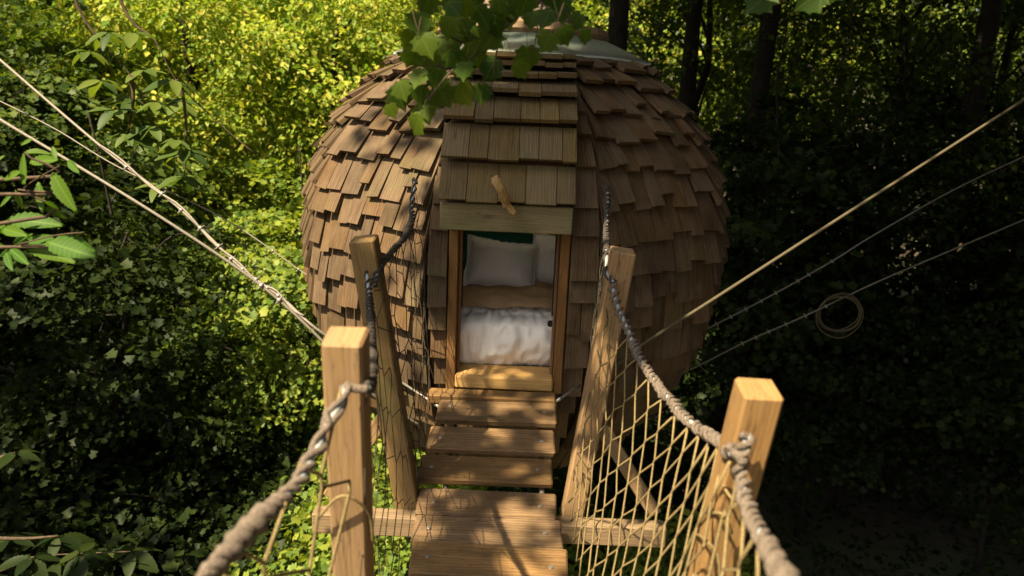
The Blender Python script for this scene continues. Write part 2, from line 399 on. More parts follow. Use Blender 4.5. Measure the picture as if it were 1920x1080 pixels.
def leaves(pos, along, nor, size, T):
    along = nrmz(along); side = nrmz(np.cross(nor, along)); nor = np.cross(along, side)
    tv, tf = T; n = len(pos); k = len(tv)
    s = size[:, None, None]
    V = pos[:, None, :] + s * (tv[None, :, 0:1] * along[:, None, :] + tv[None, :, 1:2] * side[:, None, :] + tv[None, :, 2:3] * nor[:, None, :])
    F = (tf[None] + (np.arange(n) * k)[:, None, None]).reshape(-1, 3)
    return V.reshape(-1, 3), F
def crown_pts(rng, ncl, rx, rz, zc, hollow=.45, flat=.0):
    d = nrmz(rng.normal(size=(ncl, 3)))
    r_ = rng.uniform(hollow, 1, ncl) ** .6
    lump = 1 + .22 * np.sin(d[:, 0] * 4 + 1) * np.sin(d[:, 1] * 5 + 2) + .15 * np.sin(d[:, 2] * 7 + d[:, 0] * 3)
    p = d * (r_ * lump)[:, None] * np.array([rx, rx, rz])
    p[:, 2] += zc
    return p, d
def crown(name, seed, ncl, per, rx, rz, zc, leaf, T, clr=.5, hollow=.45, thick=.2, up=1.0):
    rng = np.random.default_rng(seed)
    c, d = crown_pts(rng, ncl, rx, rz, zc, hollow)
    out = d * np.array([1, 1, .25]); out = nrmz(out + rng.normal(size=out.shape) * .35)
    n = ncl * per; ci = np.repeat(np.arange(ncl), per)
    rr = np.sqrt(rng.uniform(0, 1, n)) * clr * rng.uniform(.6, 1.35, ncl)[ci]; th = rng.uniform(0, 2 * np.pi, n)
    o = out[ci]; hor = nrmz(np.cross(o, np.tile([0, 0, 1.0], (n, 1)))); o2 = o.copy(); o2[:, 2] = -.22
    off = nrmz(o2) * (rr * np.cos(th))[:, None] * 1.2 + hor * (rr * np.sin(th))[:, None]
    off[:, 2] += rng.normal(size=n) * thick * clr - .25 * rr * rr / clr
    pos = c[ci] + off
    nor = nrmz(np.tile([0, 0, up], (n, 1)) + .5 * d[ci] + rng.normal(size=(n, 3)) * .55)
    al = off * .8 + o * .5 + rng.normal(size=(n, 3)) * .35; al[:, 2] -= .25
    sz = leaf * rng.uniform(.5, 1.4, n) * rng.uniform(.75, 1.2, ncl)[ci]
    V, F = leaves(pos, al, nor, sz, T)
    return np_mesh(name, V, F, M['leaf_mid']), c
def trunk(name, seed, h, r0, targets, wob=.25, top=None, nl=14):
    rng = random.Random(seed); mb = MB(); n = 12
    ax = [Vector((wob * noise.noise((seed, i * .35, .3)) * (i / n) * 2.2, wob * noise.noise((seed + 9, i * .35, .8)) * (i / n) * 2.2, h * i / n)) for i in range(n + 1)]
    rad = [r0 * (1.25 if i == 0 else 1.0) * (1 - .75 * i / n) for i in range(n + 1)]
    mb.tube(ax, rad, 10)
    idx = list(range(len(targets))); rng.shuffle(idx)
    for j in idx[:nl]:
        t = Vector(targets[j]); z0 = min(max(t.z - abs(Vector((t.x, t.y, 0)).length) * .7, h * .3), h * .95)
        k = z0 / h * n; i = min(int(k), n - 1); a = ax[i].lerp(ax[i + 1], k - i); rr = rad[i] * .5
        mid = a.lerp(t, .5) + Vector((rng.uniform(-.2, .2), rng.uniform(-.2, .2), rng.uniform(.05, .35)))
        pts = spline([a, mid, t], 5)
        mb.tube(pts, [max(.008, rr * (1 - .9 * q / (len(pts) - 1))) for q in range(len(pts))], 6)
        for q in (4, 7):
            e = pts[q] + Vector((rng.uniform(-.7, .7), rng.uniform(-.7, .7), rng.uniform(-.1, .5)))
            mb.tube([pts[q], pts[q].lerp(e, .5) + Vector((0, 0, .06)), e], [rr * .3, rr * .2, .006], 5)
    return mb.mesh(name, M['bark'])
VAR = {}
def variant(key, seed, ncl, per, rx, rz, zc, leaf, T, h, r0, **kw):
    nl = kw.pop('nl', 14)
    cm, c = crown('crown_' + key, seed, ncl, per, rx, rz, zc, leaf, T, **kw)
    VAR[key] = (cm, trunk('trunk_' + key, seed, h, r0, c, nl=nl))
variant('tall_a', 1, 520, 62, 2.9, 3.6, 6.2, .125, T_OV, 9.0, .17)
variant('tall_b', 2, 520, 62, 3.2, 3.2, 6.6, .135, T_OV, 9.0, .20)
variant('far', 3, 420, 60, 3.4, 4.2, 7.0, .15, T_OV, 10.5, .22)
variant('maple_mid', 4, 150, 185, 1.9, 2.4, 3.9, .084, T_MAs, 5.6, .05, clr=.62, nl=30, thick=.07, hollow=.15)
variant('bush', 5, 110, 185, 1.5, 1.35, 1.35, .078, T_MAs, 2.4, .03, clr=.58, nl=30, thick=.07, hollow=.1)
variant('sapling', 9, 46, 85, 1.25, 2.2, 4.0, .082, T_MAs, 6.4, .035, clr=.5, nl=20, thick=.06, hollow=.2)
variant('thin', 8, 230, 52, 3.1, 3.4, 6.4, .12, T_OV, 9.2, .16, clr=.55)
variant('canopy', 6, 560, 52, 4.4, 2.5, 12.4, .17, T_OV, 13.4, .24, clr=.62, hollow=.2)
def tree(name, key, x, y, s, mat, label, group=None, rz=None, sz=None, cat='tree', z=None):
    e = empty(name, (x, y, gz(x, y) - .05 if z is None else z), label, cat, group)
    e.rotation_euler.z = random.uniform(0, 6.28) if rz is None else rz
    e.scale = (s, s, sz or s)
    for nm, me, mt in (('trunk', VAR[key][1], M['bark']), ('crown', VAR[key][0], M[mat])):
        o = bpy.data.objects.new(nm, me); COL.objects.link(o); o.parent = e
        o.material_slots[0].link = 'OBJECT'; o.material_slots[0].material = mt
        if nm == 'crown': o['kind'] = 'stuff'
    return e

# ------------------------------------------------------------------ the wood
sunny = {(-3.6, 15.5): 'sunlit yellow-green tree right beside the left shoulder of the pod', (-6.6, 15.0): 'largest sunlit yellow-green tree, between the dark chestnut whorls and the pod',
         (-9.6, 17.5): 'sunlit yellow tree at the top left, behind the dark chestnut whorls', (-1.6, 18.5): 'sunlit yellow tree right above the left edge of the pod roof'}
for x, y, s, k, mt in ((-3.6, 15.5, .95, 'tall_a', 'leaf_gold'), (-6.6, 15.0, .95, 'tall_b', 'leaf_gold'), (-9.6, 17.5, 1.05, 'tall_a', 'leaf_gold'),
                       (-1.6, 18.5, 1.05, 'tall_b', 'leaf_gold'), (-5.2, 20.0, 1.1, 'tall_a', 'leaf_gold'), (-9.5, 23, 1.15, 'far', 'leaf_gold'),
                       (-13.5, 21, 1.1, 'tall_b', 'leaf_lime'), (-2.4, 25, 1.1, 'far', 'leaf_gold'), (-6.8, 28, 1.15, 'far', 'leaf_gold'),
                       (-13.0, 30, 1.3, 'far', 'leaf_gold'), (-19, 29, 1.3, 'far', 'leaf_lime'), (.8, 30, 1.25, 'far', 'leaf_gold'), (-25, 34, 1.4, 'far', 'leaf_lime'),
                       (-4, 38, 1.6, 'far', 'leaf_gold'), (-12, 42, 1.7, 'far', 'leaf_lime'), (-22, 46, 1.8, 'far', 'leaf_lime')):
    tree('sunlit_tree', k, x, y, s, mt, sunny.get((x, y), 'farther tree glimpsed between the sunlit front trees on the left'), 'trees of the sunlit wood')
shady = {(3.6, 15.5): 'dark thin-leaved tree just right of the pod roof', (6.3, 13.0): 'dark tree filling the upper right behind the guy rope', (9.0, 14.5): 'dark tree at the upper right beside the thick trunk',
         (5.6, 18.5): 'mid-green tree showing between the dark trees at upper right', (4.5, 26): 'bright yellow-green tree glimpsed close to the right of the pod roof'}
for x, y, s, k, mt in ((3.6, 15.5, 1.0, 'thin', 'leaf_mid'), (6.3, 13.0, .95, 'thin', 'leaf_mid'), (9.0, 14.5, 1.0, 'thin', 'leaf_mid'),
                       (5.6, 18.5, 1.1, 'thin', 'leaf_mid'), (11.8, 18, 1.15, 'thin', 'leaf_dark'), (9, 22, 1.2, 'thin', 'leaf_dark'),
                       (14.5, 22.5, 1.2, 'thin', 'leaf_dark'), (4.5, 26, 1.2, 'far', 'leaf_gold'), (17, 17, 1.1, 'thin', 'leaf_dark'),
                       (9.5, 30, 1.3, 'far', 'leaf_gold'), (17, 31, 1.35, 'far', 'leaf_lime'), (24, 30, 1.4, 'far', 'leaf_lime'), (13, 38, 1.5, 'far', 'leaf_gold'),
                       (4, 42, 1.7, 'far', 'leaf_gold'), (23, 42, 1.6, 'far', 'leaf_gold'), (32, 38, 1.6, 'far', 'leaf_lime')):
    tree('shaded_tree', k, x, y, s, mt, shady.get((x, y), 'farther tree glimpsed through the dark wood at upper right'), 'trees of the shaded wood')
for x, y, s in ((9.2, 3.4, 1.0), (8.4, -1.2, 1.0), (12.4, 7.4, 1.05), (14.5, 2.0, 1.1), (-9.0, 4.5, 1.0), (-13.0, 9.4, 1.05), (-16, 14, 1.1), (-10.2, .3, 1.0)):
    tree('blocker_tree', 'far', x, y, s, 'leaf_dark', 'unseen dense tree added just outside the picture to block sky and sun', 'trees added beside the picture')  # unseen trees added to cut skylight and sun from the wood
# understorey
maples = {(-5.0, 9.6): 'young maple with layered leaves below the left cables, half in shade', (-7.4, 11.2): 'young maple at far left, behind the chestnut whorls and the upper cable', (-3.1, 10.8): 'lime young maple in the sun, left of the pod below the cables',
      (-8.8, 9.0): 'dark young maple at the left edge behind the long toothed leaves', (-5.7, 13.0): 'lime young maple in the sun, just above the left cables',
      (4.4, 10.0): 'dark young maple below the hanging cable coil', (6.6, 9.2): 'dark young maple at the right edge below the cables', (2.9, 12.2): 'dark young maple close behind the right side of the pod', (8.6, 11.2): 'dark young maple at the right edge, farther back between the cables'}
for x, y, s, k, mt in ((-5.0, 9.6, .72, 'maple_mid', 'leaf_mid'), (-7.4, 11.2, 1.15, 'maple_mid', 'leaf_mid'), (-3.1, 10.8, .80, 'maple_mid', 'leaf_lime'),
                       (-8.8, 9.0, 1.15, 'maple_mid', 'leaf_dark'), (-5.7, 13.0, .86, 'maple_mid', 'leaf_lime')):
    tree('young_maple', k, x, y, s, mt, maples[(x, y)], 'young maples left of the pod')
for x, y, s, k, mt in ((4.4, 10.0, .80, 'maple_mid', 'leaf_dark'), (6.6, 9.2, .82, 'maple_mid', 'leaf_dark'), (2.9, 12.2, .85, 'maple_mid', 'leaf_dark'), (8.6, 11.2, .9, 'maple_mid', 'leaf_dark')):
    tree('young_maple', k, x, y, s, mt, maples[(x, y)], 'young maples right of the pod')
shrubs = ['lime shrub half hidden behind the near left post', 'dark shrub left of the near left post, above the rope handrail', 'dark shrub at lower left, above the corner spray of chestnut leaves',
          'scrap of lime shrub seen through the gaps between the planks', 'bright lime shrub below the near left rope handrail', 'shaded shrub behind the right netting beside the far right post',
          'bright lime shrub showing low through the right netting']
for i, (x, y, s, mt) in enumerate(((-1.6, 8.0, 1.0, 'leaf_lime'), (-3.2, 8.2, 1.1, 'leaf_dark'), (-5.0, 7.6, 1.2, 'leaf_dark'), (-.2, 9.5, 1.1, 'leaf_lime'),
                      (-1.0, 6.3, .95, 'leaf_lime'), (1.2, 8.6, 1.0, 'leaf_dark'), (1.6, 6.4, .9, 'leaf_lime'))):
    if x < 0: tree('leafy_shrub', 'bush', x, y, s, mt, shrubs[i], 'shrubs left of the walkway', cat='shrub')
    else: tree('leafy_shrub', 'bush', x, y, s, mt, shrubs[i], 'shrubs right of the walkway', cat='shrub')
for x, y, s, mt, lab in ((-4.3, 7.6, .95, 'leaf_dark', 'thin bare-stemmed sapling nearest the lower guy cable at left'), (-6.3, 9.6, 1.0, 'leaf_dark', 'thin bare-stemmed sapling in the dark wood at far left'),
                         (-2.7, 9.2, .9, 'leaf_lime', 'thin sunlit sapling just left of the pod'), (3.1, 9.6, 1.1, 'leaf_dark', 'thin dark sapling between the pod and the hanging coil'),
                         (5.3, 10.8, 1.15, 'leaf_dark', 'thin dark sapling behind the right guy cables'), (7.6, 12.4, 1.2, 'leaf_dark', 'thin dark sapling at far right behind the cables')):
    tree('sapling', 'sapling', x, y, s, mt, lab)
# high canopy that shades the wood: crowns above the picture, some trunks in it
for x, y, s, lab in ((6.7, 11.6, 1.0, 'dark thick trunk near the right edge, nearest of the shaded wood'), (9.2, 12.6, 1.05, 'tall dark trunk at the far right edge of the picture'),
                     (3.9, 12.6, 1.0, 'tall dark trunk standing just right of the pod behind the cables'), (9.6, 13.5, 1.05, 'tall trunk deep in the shade behind the right cables'),
                     (1.3, 11.4, 1.0, 'leaning trunk rising just behind the roof cap of the pod')):
    tree('canopy_tree', 'canopy', x, y, s, 'leaf_dark', lab)
off_label = 'tall canopy tree standing outside the picture, added so that its crown shades the wood'
for x, y, s in ((-14.6, 4.5, 1.0), (-14.9, 11.0, 1.05), (-14.0, -2.0, 1.0), (.05, 9.3, .98), (5.6, 4.6, 1.0), (9.5, 6.0, 1.05), (3.6, -3.2, 1.0), (12.5, 10.5, 1.1), (3.2, 14.5, 1.0), (9.0, 8.2, 1.0)):
    tree('canopy_tree', 'canopy', x, y, s, 'leaf_dark', off_label, 'canopy trees outside the picture')  # added trees, their crowns placed to throw shade into view

# ------------------------------------------------------------------ the pod
PC = Vector((0, 5.9, CZ - .95))
prof = [(1.30, .80), (1.22, .94), (1.08, 1.12), (.88, 1.31), (.6, 1.49), (.3, 1.595), (0, 1.63), (-.3, 1.615), (-.6, 1.555), (-.9, 1.43), (-1.2, 1.24), (-1.5, .98), (-1.75, .74), (-1.88, .4), (-1.92, .05)]
pp = spline([Vector((r_, 0, z)) for z, r_ in prof], 8)
arc = [0.0]
for a, b in zip(pp, pp[1:]): arc.append(arc[-1] + (b - a).length)
def prof_at(s):
    s = min(max(s, 0), arc[-1])
    for i in range(len(arc) - 1):
        if arc[i + 1] >= s:
            t = (s - arc[i]) / max(1e-9, arc[i + 1] - arc[i]); p = pp[i].lerp(pp[i + 1], t); d = (pp[i + 1] - pp[i]).normalized()
            return p.x, p.z, Vector((-d.z, 0, d.x)) if False else Vector((d.z * -1, 0, d.x))
    return pp[-1].x, pp[-1].z, Vector((0, 0, -1))
def s_at_z(z):
    for i in range(len(pp) - 1):
        if pp[i + 1].z <= z: return arc[i] + (arc[i + 1] - arc[i]) * (pp[i].z - z) / (pp[i].z - pp[i + 1].z)
    return arc[-1]
NG = 10; HA = math.pi / NG; CH = math.cos(HA); TH = math.tan(HA)
pod = empty('shingled_pod', (PC.x, PC.y, PC.z - 1.92), 'round wooden tree house pod clad in brown shingles, at the end of the walkway', 'tree house')
def gore_axes(k):
    a = k * 2 * HA
    n = Vector((math.sin(a), -math.cos(a), 0)); t = Vector((math.cos(a), math.sin(a), 0))
    return n, t
DX0, DX1 = -.325, .275                   # door opening
DZ0, DZ1 = CZ - 1.60, CZ - .66
def shell(off, name, mat, flip=False):
    mb = MB(); zs = [1.30, 1.1, .88, .6, .3, DZ1 - PC.z, 0, -.3, DZ0 - PC.z, -.75, -.95, -1.2, -1.5, -1.75, -1.9]
    for k in range(NG):
        n, t = gore_axes(k)
        for za, zb in zip(zs, zs[1:]):
            ra, _, na = prof_at(s_at_z(za)); rb, _, nb = prof_at(s_at_z(zb))
            ra = (ra - off) * CH; rb = (rb - off) * CH
            def q(f0, f1):
                c = [PC + n * r_ + t * u + Vector((0, 0, z)) for r_, u, z in ((rb, f0(rb), zb), (rb, f1(rb), zb), (ra, f1(ra), za), (ra, f0(ra), za))]
                b = len(mb.v); mb.v += c; idx = [b, b + 1, b + 2, b + 3]
                mb.face(idx if not flip else idx[::-1], [(p.x + p.z * .1, p.z) for p in c])
            L = lambda r_: -r_ * TH
            H = lambda r_: r_ * TH
            if k == 0 and za <= DZ1 - PC.z + 1e-6 and zb >= DZ0 - PC.z - 1e-6:
                q(L, lambda r_: DX0); q(lambda r_: DX1, H)
            else: q(L, H)
    return part(mb, name, mat, pod)
shell(.015, 'sheathing', M['shell']); shell(.10, 'inner_wall', M['green'], True)

# shingles: rows of flat wooden shakes on each facet
EXPO, LEN, TCK = .197, .33, .029
s_top, s_bot = 0.02, s_at_z(-1.62)
cand = []
nrows = int((s_bot - s_top) / EXPO)
for k in range(-5, 5):
    n, t = gore_axes(k)
    for i in range(nrows):
        sb0 = s_top + (i + 1) * EXPO
        rb0, zb0, _ = prof_at(sb0); hw = rb0 * CH * TH
        ivs = [(-hw, hw)]
        if k == 0:
            if PC.z + zb0 > DZ0 + .02: ivs = [(-hw, DX0 - .06), (DX1 + .06, hw)]
            elif PC.z + zb0 > DZ0 - .30: ivs = [(-hw, DX0 - .06), (DX1 + .06, hw)]
        for a, b in ivs:
            if b - a < .05: continue
            u = a
            while u < b - .02:
                wd = random.choice((.085, .105, .125, .14, .155, .17))
                if b - (u + wd) < .07: wd = b - u
                cand.append((k, i, u, min(u + wd, b), hw)); u += wd
def shingle_mesh(k, i, u0, u1, hw):
    n, t = gore_axes(k); up = Vector((0, 0, 1))
    jit = random.choice((-1, -.35, .35, 1)) * .038 + random.uniform(-.012, .012)
    sb = s_top + (i + 1) * EXPO + jit + .02; st = max(sb - LEN, -.05)
    rb, zb, _ = prof_at(sb); rt, zt, _ = prof_at(max(st, 0))
    if st < 0: zt += .02
    top = n * rt * CH + up * zt; bot = n * rb * CH + up * zb
    ax = (top - bot).normalized(); out = t.cross(ax)
    if out.dot(n + up * .2) < 0: out = -out
    gap = .003; f = .0
    tilt = random.uniform(-.006, .006)
    def lim(u, r_): return max(-r_ * CH * TH - .012, min(r_ * CH * TH + .012, u))
    lb0, lb1 = lim(u0 + gap, rb), lim(u1 - gap, rb); lt0, lt1 = lim(u0 + gap, rt), lim(u1 - gap, rt)
    if lt1 - lt0 < .01: lt0, lt1 = (lt0 + lt1) / 2 - .006, (lt0 + lt1) / 2 + .006
    liftb = .078 + random.uniform(-.012, .018) + (.012 if i < 4 else 0); liftt = .004
    sk = random.uniform(-.006, .006)
    c = [bot + t * lb0 + out * (liftb + tilt) - ax * sk, bot + t * lb1 + out * (liftb - tilt) + ax * sk,
         bot + t * lb1 + out * (liftb - TCK - tilt) + ax * sk, bot + t * lb0 + out * (liftb - TCK + tilt) - ax * sk,
         top + t * lt0 + out * (liftt + .012), top + t * lt1 + out * (liftt + .012), top + t * lt1 + out * (liftt - .004), top + t * lt0 + out * (liftt - .004)]
    return [PC + p for p in c]
rest = MB(); nsep = 0
# the three hundred that face the camera largest become parts, the rest one part
def facing(c):
    k, i, u0, u1, hw = c; n, t = gore_axes(k); r_, z, _ = prof_at(s_top + (i + 1) * EXPO)
    p = PC + n * r_ * CH + t * ((u0 + u1) / 2) + Vector((0, 0, z)); vdir = (Vector((0, 0, CZ)) - p)
    d = vdir.length; vdir.normalize(); nn = (n * r_ + Vector((0, 0, z))).normalized()
    return max(0, nn.dot(vdir)) * (u1 - u0) / d ** 2 * (1 if z > -1.15 else .1)
cand.sort(key=facing, reverse=True)
for j, c in enumerate(cand):
    cor = shingle_mesh(*c)
    if j < 300:
        part(MB().hexa(cor), 'shingle', M['shingle'], pod)
    else: rest.hexa(cor)
r_ = part(rest, 'shingle_courses', M['shingle'], pod); r_['kind'] = 'stuff'

# roof cap: flashing skirt, wooden rim, bleached drum
def ring(mb, prof_, n=20, c=PC):
    rows = []
    for r_, z in prof_:
        rows.append([c + Vector((r_ * math.sin(2 * math.pi * a / n), -r_ * math.cos(2 * math.pi * a / n), z)) for a in range(n)])
    mb.grid(rows[::-1] if False else rows, closed=True, smooth=False); return mb
part(ring(MB(), [(.97, 1.285), (.975, 1.297), (.62, 1.45), (.40, 1.47)], 10), 'roof_flashing', M['translucent_skirt'], pod)
part(ring(MB(), [(.55, 1.44), (.635, 1.445), (.65, 1.47), (.635, 1.515), (.40, 1.55)], 20), 'roof_rim', M['beam'], pod)
mb = MB()
for a in range(16):
    an = 2 * math.pi * (a + .5) / 16; n = Vector((math.sin(an), -math.cos(an), 0)); t = Vector((math.cos(an), math.sin(an), 0))
    mb.box(.13, .03, .26, frame(t, n, Vector((0, 0, 1)), PC + n * .33 + Vector((0, 0, 1.63))), .006)
part(mb, 'vent_drum', M['cap_wood'], pod)
part(ring(MB(), [(.0, 1.85), (.30, 1.80), (.39, 1.77), (.39, 1.75), (.36, 1.75)], 16), 'vent_lid', M['translucent_skirt'], pod)
mb = MB(); a_ = P(1009, 72, 5.57); ring(mb, [(.0, -.004), (.012, 0), (.012, .02), (.0, .022)], 8, a_); part(mb, 'red_button', M['red'], pod)

# dormer over the door
dp = [(5.05, CZ + .28), (4.80, CZ + .20), (4.56, CZ + .05), (4.38, CZ - .16), (4.235, CZ - .52)]      # (Y, z) slope line
X0, X1 = -.425, .325
mb = MB()
pl = [(y, z - .03) for y, z in dp] + [(4.27, CZ - .655), (4.55, CZ - .655), (5.2, CZ - .1)]
b = len(mb.v)
for x in (X0 + .025, X1 - .025):
    for y, z in pl: mb.v.append(Vector((x, y, z)))
n_ = len(pl)
mb.face(list(range(n_)), [(p[0], p[1]) for p in pl]); mb.face([n_ + i for i in range(n_)][::-1], [(p[0], p[1]) for p in pl][::-1])
for i in range(n_):
    j = (i + 1) % n_; mb.face([i, i + n_, j + n_, j], [(0, 0), (.7, 0), (.7, .2), (0, .2)])
dorm = part(mb, 'dormer', M['shell'], pod)
dpp = spline([Vector((0, y, z)) for y, z in dp], 8); da = [0.0]
for a, b_ in zip(dpp, dpp[1:]): da.append(da[-1] + (b_ - a).length)
def dat(s):
    s = min(max(s, 0), da[-1])
    for i in range(len(da) - 1):
        if da[i + 1] >= s - 1e-9: return dpp[i].lerp(dpp[i + 1], (s - da[i]) / (da[i + 1] - da[i]))
    return dpp[-1]
rowb = [f_ * da[-1] for f_ in (.13, .245, .36, .485, .635, .815)] + [da[-1] + .012]
for i, sb in enumerate(rowb):
    u = X0 - .008
    st = max(0, sb - .225)
    while u < X1 - .01:
        wd = random.choice((.11, .135, .155, .175)); wd = X1 + .008 - u if X1 + .008 - (u + wd) < .07 else wd
        jit = random.uniform(-.008, .010); top = dat(st); bot = dat(sb) if sb <= da[-1] else dat(da[-1]) + (dat(da[-1]) - dat(da[-1] - .05)).normalized() * (sb - da[-1])
        ax = (top - bot).normalized(); out = Vector((1, 0, 0)).cross(ax)
        if out.z + -out.y < 0: out = -out
        bot = bot - ax * (jit + .012); lb = (.088 if i > 3 else .10) + random.uniform(-.005, .010)
        X = Vector((1, 0, 0)); g_ = .002
        c = [bot + X * (u + g_) + out * lb, bot + X * (u + wd - g_) + out * lb, bot + X * (u + wd - g_) + out * (lb - .030), bot + X * (u + g_) + out * (lb - .030),
             top + X * (u + g_) + out * .012, top + X * (u + wd - g_) + out * .012, top + X * (u + wd - g_) - out * .004, top + X * (u + g_) - out * .004]
        part(MB().hexa(c), 'shingle', M['dormer_shingle'], dorm); u += wd
# lintel, jambs, sill, boards
def wbox(x0, x1, y0, y1, z0, z1, grain, ch=.005):
    return MB().box(x1 - x0, y1 - y0, z1 - z0, Matrix.Translation(((x0 + x1) / 2, (y0 + y1) / 2, (z0 + z1) / 2)), ch, grain)
part(wbox(X0, X1, 4.185, 4.225, CZ - .69, CZ - .535, 0), 'lintel', M['lintel'], pod)
yf = PC.y - 1.63 * CH                     # front facet plane at the equator
part(wbox(DX0 - .055, DX0, yf - .045, yf + .14, DZ0 - .1, DZ1 + .03, 2), 'door_jamb', M['jamb'], pod)
part(wbox(DX1, DX1 + .055, yf - .045, yf + .14, DZ0 - .1, DZ1 + .03, 2), 'door_jamb', M['jamb'], pod)
part(wbox(DX0 + .001, DX0 + .02, yf + .02, yf + .055, DZ0, DZ1, 2), 'door_stop', M['jamb'], pod)
part(wbox(DX1 - .02, DX1 - .001, yf + .02, yf + .055, DZ0, DZ1, 2), 'door_stop', M['jamb'], pod)
part(wbox(DX0 + .002, DX1 - .002, yf - .075, yf + .16, DZ0 - .075, DZ0 + .004, 0, .008), 'door_sill', M['sill'], pod)
u = DX0 - .05
while u < DX1 + .04:
    wd = min(.105, DX1 + .05 - u)
    if wd > .03: part(wbox(u + .002, u + wd - .002, yf - .01 + random.uniform(0, .008), yf + .02, DZ0 - .33, DZ0 - .078, 2), 'riser_board', M['shell'], pod)
    u += .105
for x in (DX0 + .022, DX1 - .028):         # slim black stay rods with ball ends, and round black catches
    mb = MB(); yr = yf + .09 if x < 0 else yf - .02
    za, zb = CZ - 1.22, CZ - .70
    mb.tube([(x, yr, za), (x, yr, zb)], .0045, 6)
    part(mb, 'stay_rod', M['black'], pod)
    mb = MB(); ring(mb, [(.001, -.012), (.009, -.008), (.012, 0), (.009, .008), (.001, .012)], 8, Vector((x, yr, za))); part(mb, 'rod_ball', M['clamp'], pod)
for px, py in ((857, 603), (1032, 608)):
    p = P(px, py, yf + .03); mb = MB(); mb.tube([p, p + Vector((0, .03, 0))], [.019, .017], 12); part(mb, 'door_catch', M['black'], pod)
# crooked driftwood peg over the lintel
mb = MB(); c = spline([P(928, 330, 4.06), P(934, 348, 4.04), P(944, 366, 4.06), P(950, 384, 4.10), P(966, 404, 4.08)], 6)
for q in range(5):
    o5 = Vector((math.cos(q * 1.26) * .014, math.sin(q * 1.26) * .008, math.sin(q * 1.26) * .006)); e0, e1 = random.randint(0, 3), len(c) - random.randint(0, 5)
    cc5 = [p + o5 * (1 + .5 * noise.noise((i * .4, q, 3))) for i, p in enumerate(c)][e0:e1]
    mb.tube(cc5, [.015 + .006 * noise.noise((i * .5, q, 7)) - .005 * (i / len(cc5)) for i in range(len(cc5))], 6)
mb.tube(spline([P(948, 384, 4.10), P(945, 372, 4.16), P(940, 365, 4.24)], 3), .018, 7)
part(mb, 'driftwood_peg', M['drift'], pod)
# floor inside
mb = MB(); rows = []
for r_ in (.0, .6, 1.1, 1.34):
    rows.append([Vector((PC.x + r_ * math.sin(a * .314), PC.y - r_ * math.cos(a * .314), DZ0 - .03)) for a in range(20)])
mb.grid(rows, closed=True, smooth=False); part(mb, 'inner_floor', M['jamb'], pod)

# ------------------------------------------------------------------ bed
def soft_block(cx, y0, y1, z0, z1, hw, seed, wr=.012, n=34, m=26, rnd=.09):
    """rounded, wrinkled block; rows of cross-sections along y"""
    mb = MB(); rows = []
    for j in range(m + 1):
        v = j / m; y = y0 + (y1 - y0) * v
        e = min(v, 1 - v) * (y1 - y0); k = min(1, e / rnd); inset = rnd * (1 - math.sqrt(max(0, 1 - (1 - k) ** 2)))
        rr = []
        for i in range(n):
            a = 2 * math.pi * i / n; ca, sa = math.cos(a), math.sin(a); pw = .38
            x = math.copysign(abs(ca) ** pw, ca) * (hw - inset); z = math.copysign(abs(sa) ** pw, sa) * ((z1 - z0) / 2 - inset)
            p = Vector((cx + x, y, (z0 + z1) / 2 + z))
            d = Vector((ca, -.6 if v < .2 else 0, sa)).normalized()
            w1 = noise.noise((p.x * 9 + seed, p.y * 6, p.z * 7)); w2 = noise.noise((p.x * 22 + p.z * 9, p.y * 12, p.z * 16 + seed))
            rr.append(p + d * wr * (w1 + .6 * w2))
        rows.append(rr)
    b = len(mb.v); mb.grid(rows, closed=True)
    mb.face(list(range(b, b + n))[::-1], [(0, 0)] * n); mb.face([b + m * n + i for i in range(n)], [(0, 0)] * n)
    return mb
bed = empty('bed', (-.02, 5.2, DZ0 - .03), 'bed with white duvet and tan blanket inside the open pod doorway', 'bed')
BT = CZ - 1.275
mb = wbox(-.40, .36, 4.62, 6.5, DZ0 - .028, DZ0 + .10, 1); part(mb, 'mattress', M['sheet'], bed)
def duvet():
    mb = MB(); rows = []; n, m = 60, 44
    # profile: from under the front edge, up the bulging front, over the top, back
    for j in range(m + 1):
        v = j / m; rr = []
        for i in range(n + 1):
            u = 2 * i / n - 1
            side = max(0, abs(u) - .80) / .20
            x = -.025 + .335 * (u if abs(u) < .8 else math.copysign(.8 + .2 * math.sin(side * math.pi / 2), u))
            bul = 1 - .9 * side ** 2.2
            if v < .5:
                t = v / .5; a = -math.pi / 2 + t * math.pi * .75
                y = 4.60 - .145 * math.cos(a) * bul - .02 * math.sin(t * 3.1); z = DZ0 + .15 + .18 * math.sin(a) * (1 - .12 * side) + .02 * t
            else:
                t = (v - .5) / .5; y = 4.60 + .081 + t * .55; z = BT + .012 - .05 * (1 - t) ** 2 + .02 * math.sin(t * 3.14)
            z -= .035 * side ** 2
            q = Vector((x * 5.5 + .35 * y, y * 4, z * 4.5))
            f = noise.noise(q * 1.1) * .03 + abs(noise.noise(q * 2.1 + Vector((x * 6, 3, 0)))) * -.042 + noise.noise(q * 5) * .009
            rr.append(Vector((x, y - f * (1.2 if v < .55 else 0), z + f * (.3 if v < .5 else 1))))
        rows.append(rr)
    mb.grid(rows); return mb
part(duvet(), 'duvet', M['sheet'], bed)
mb = MB(); rows = []
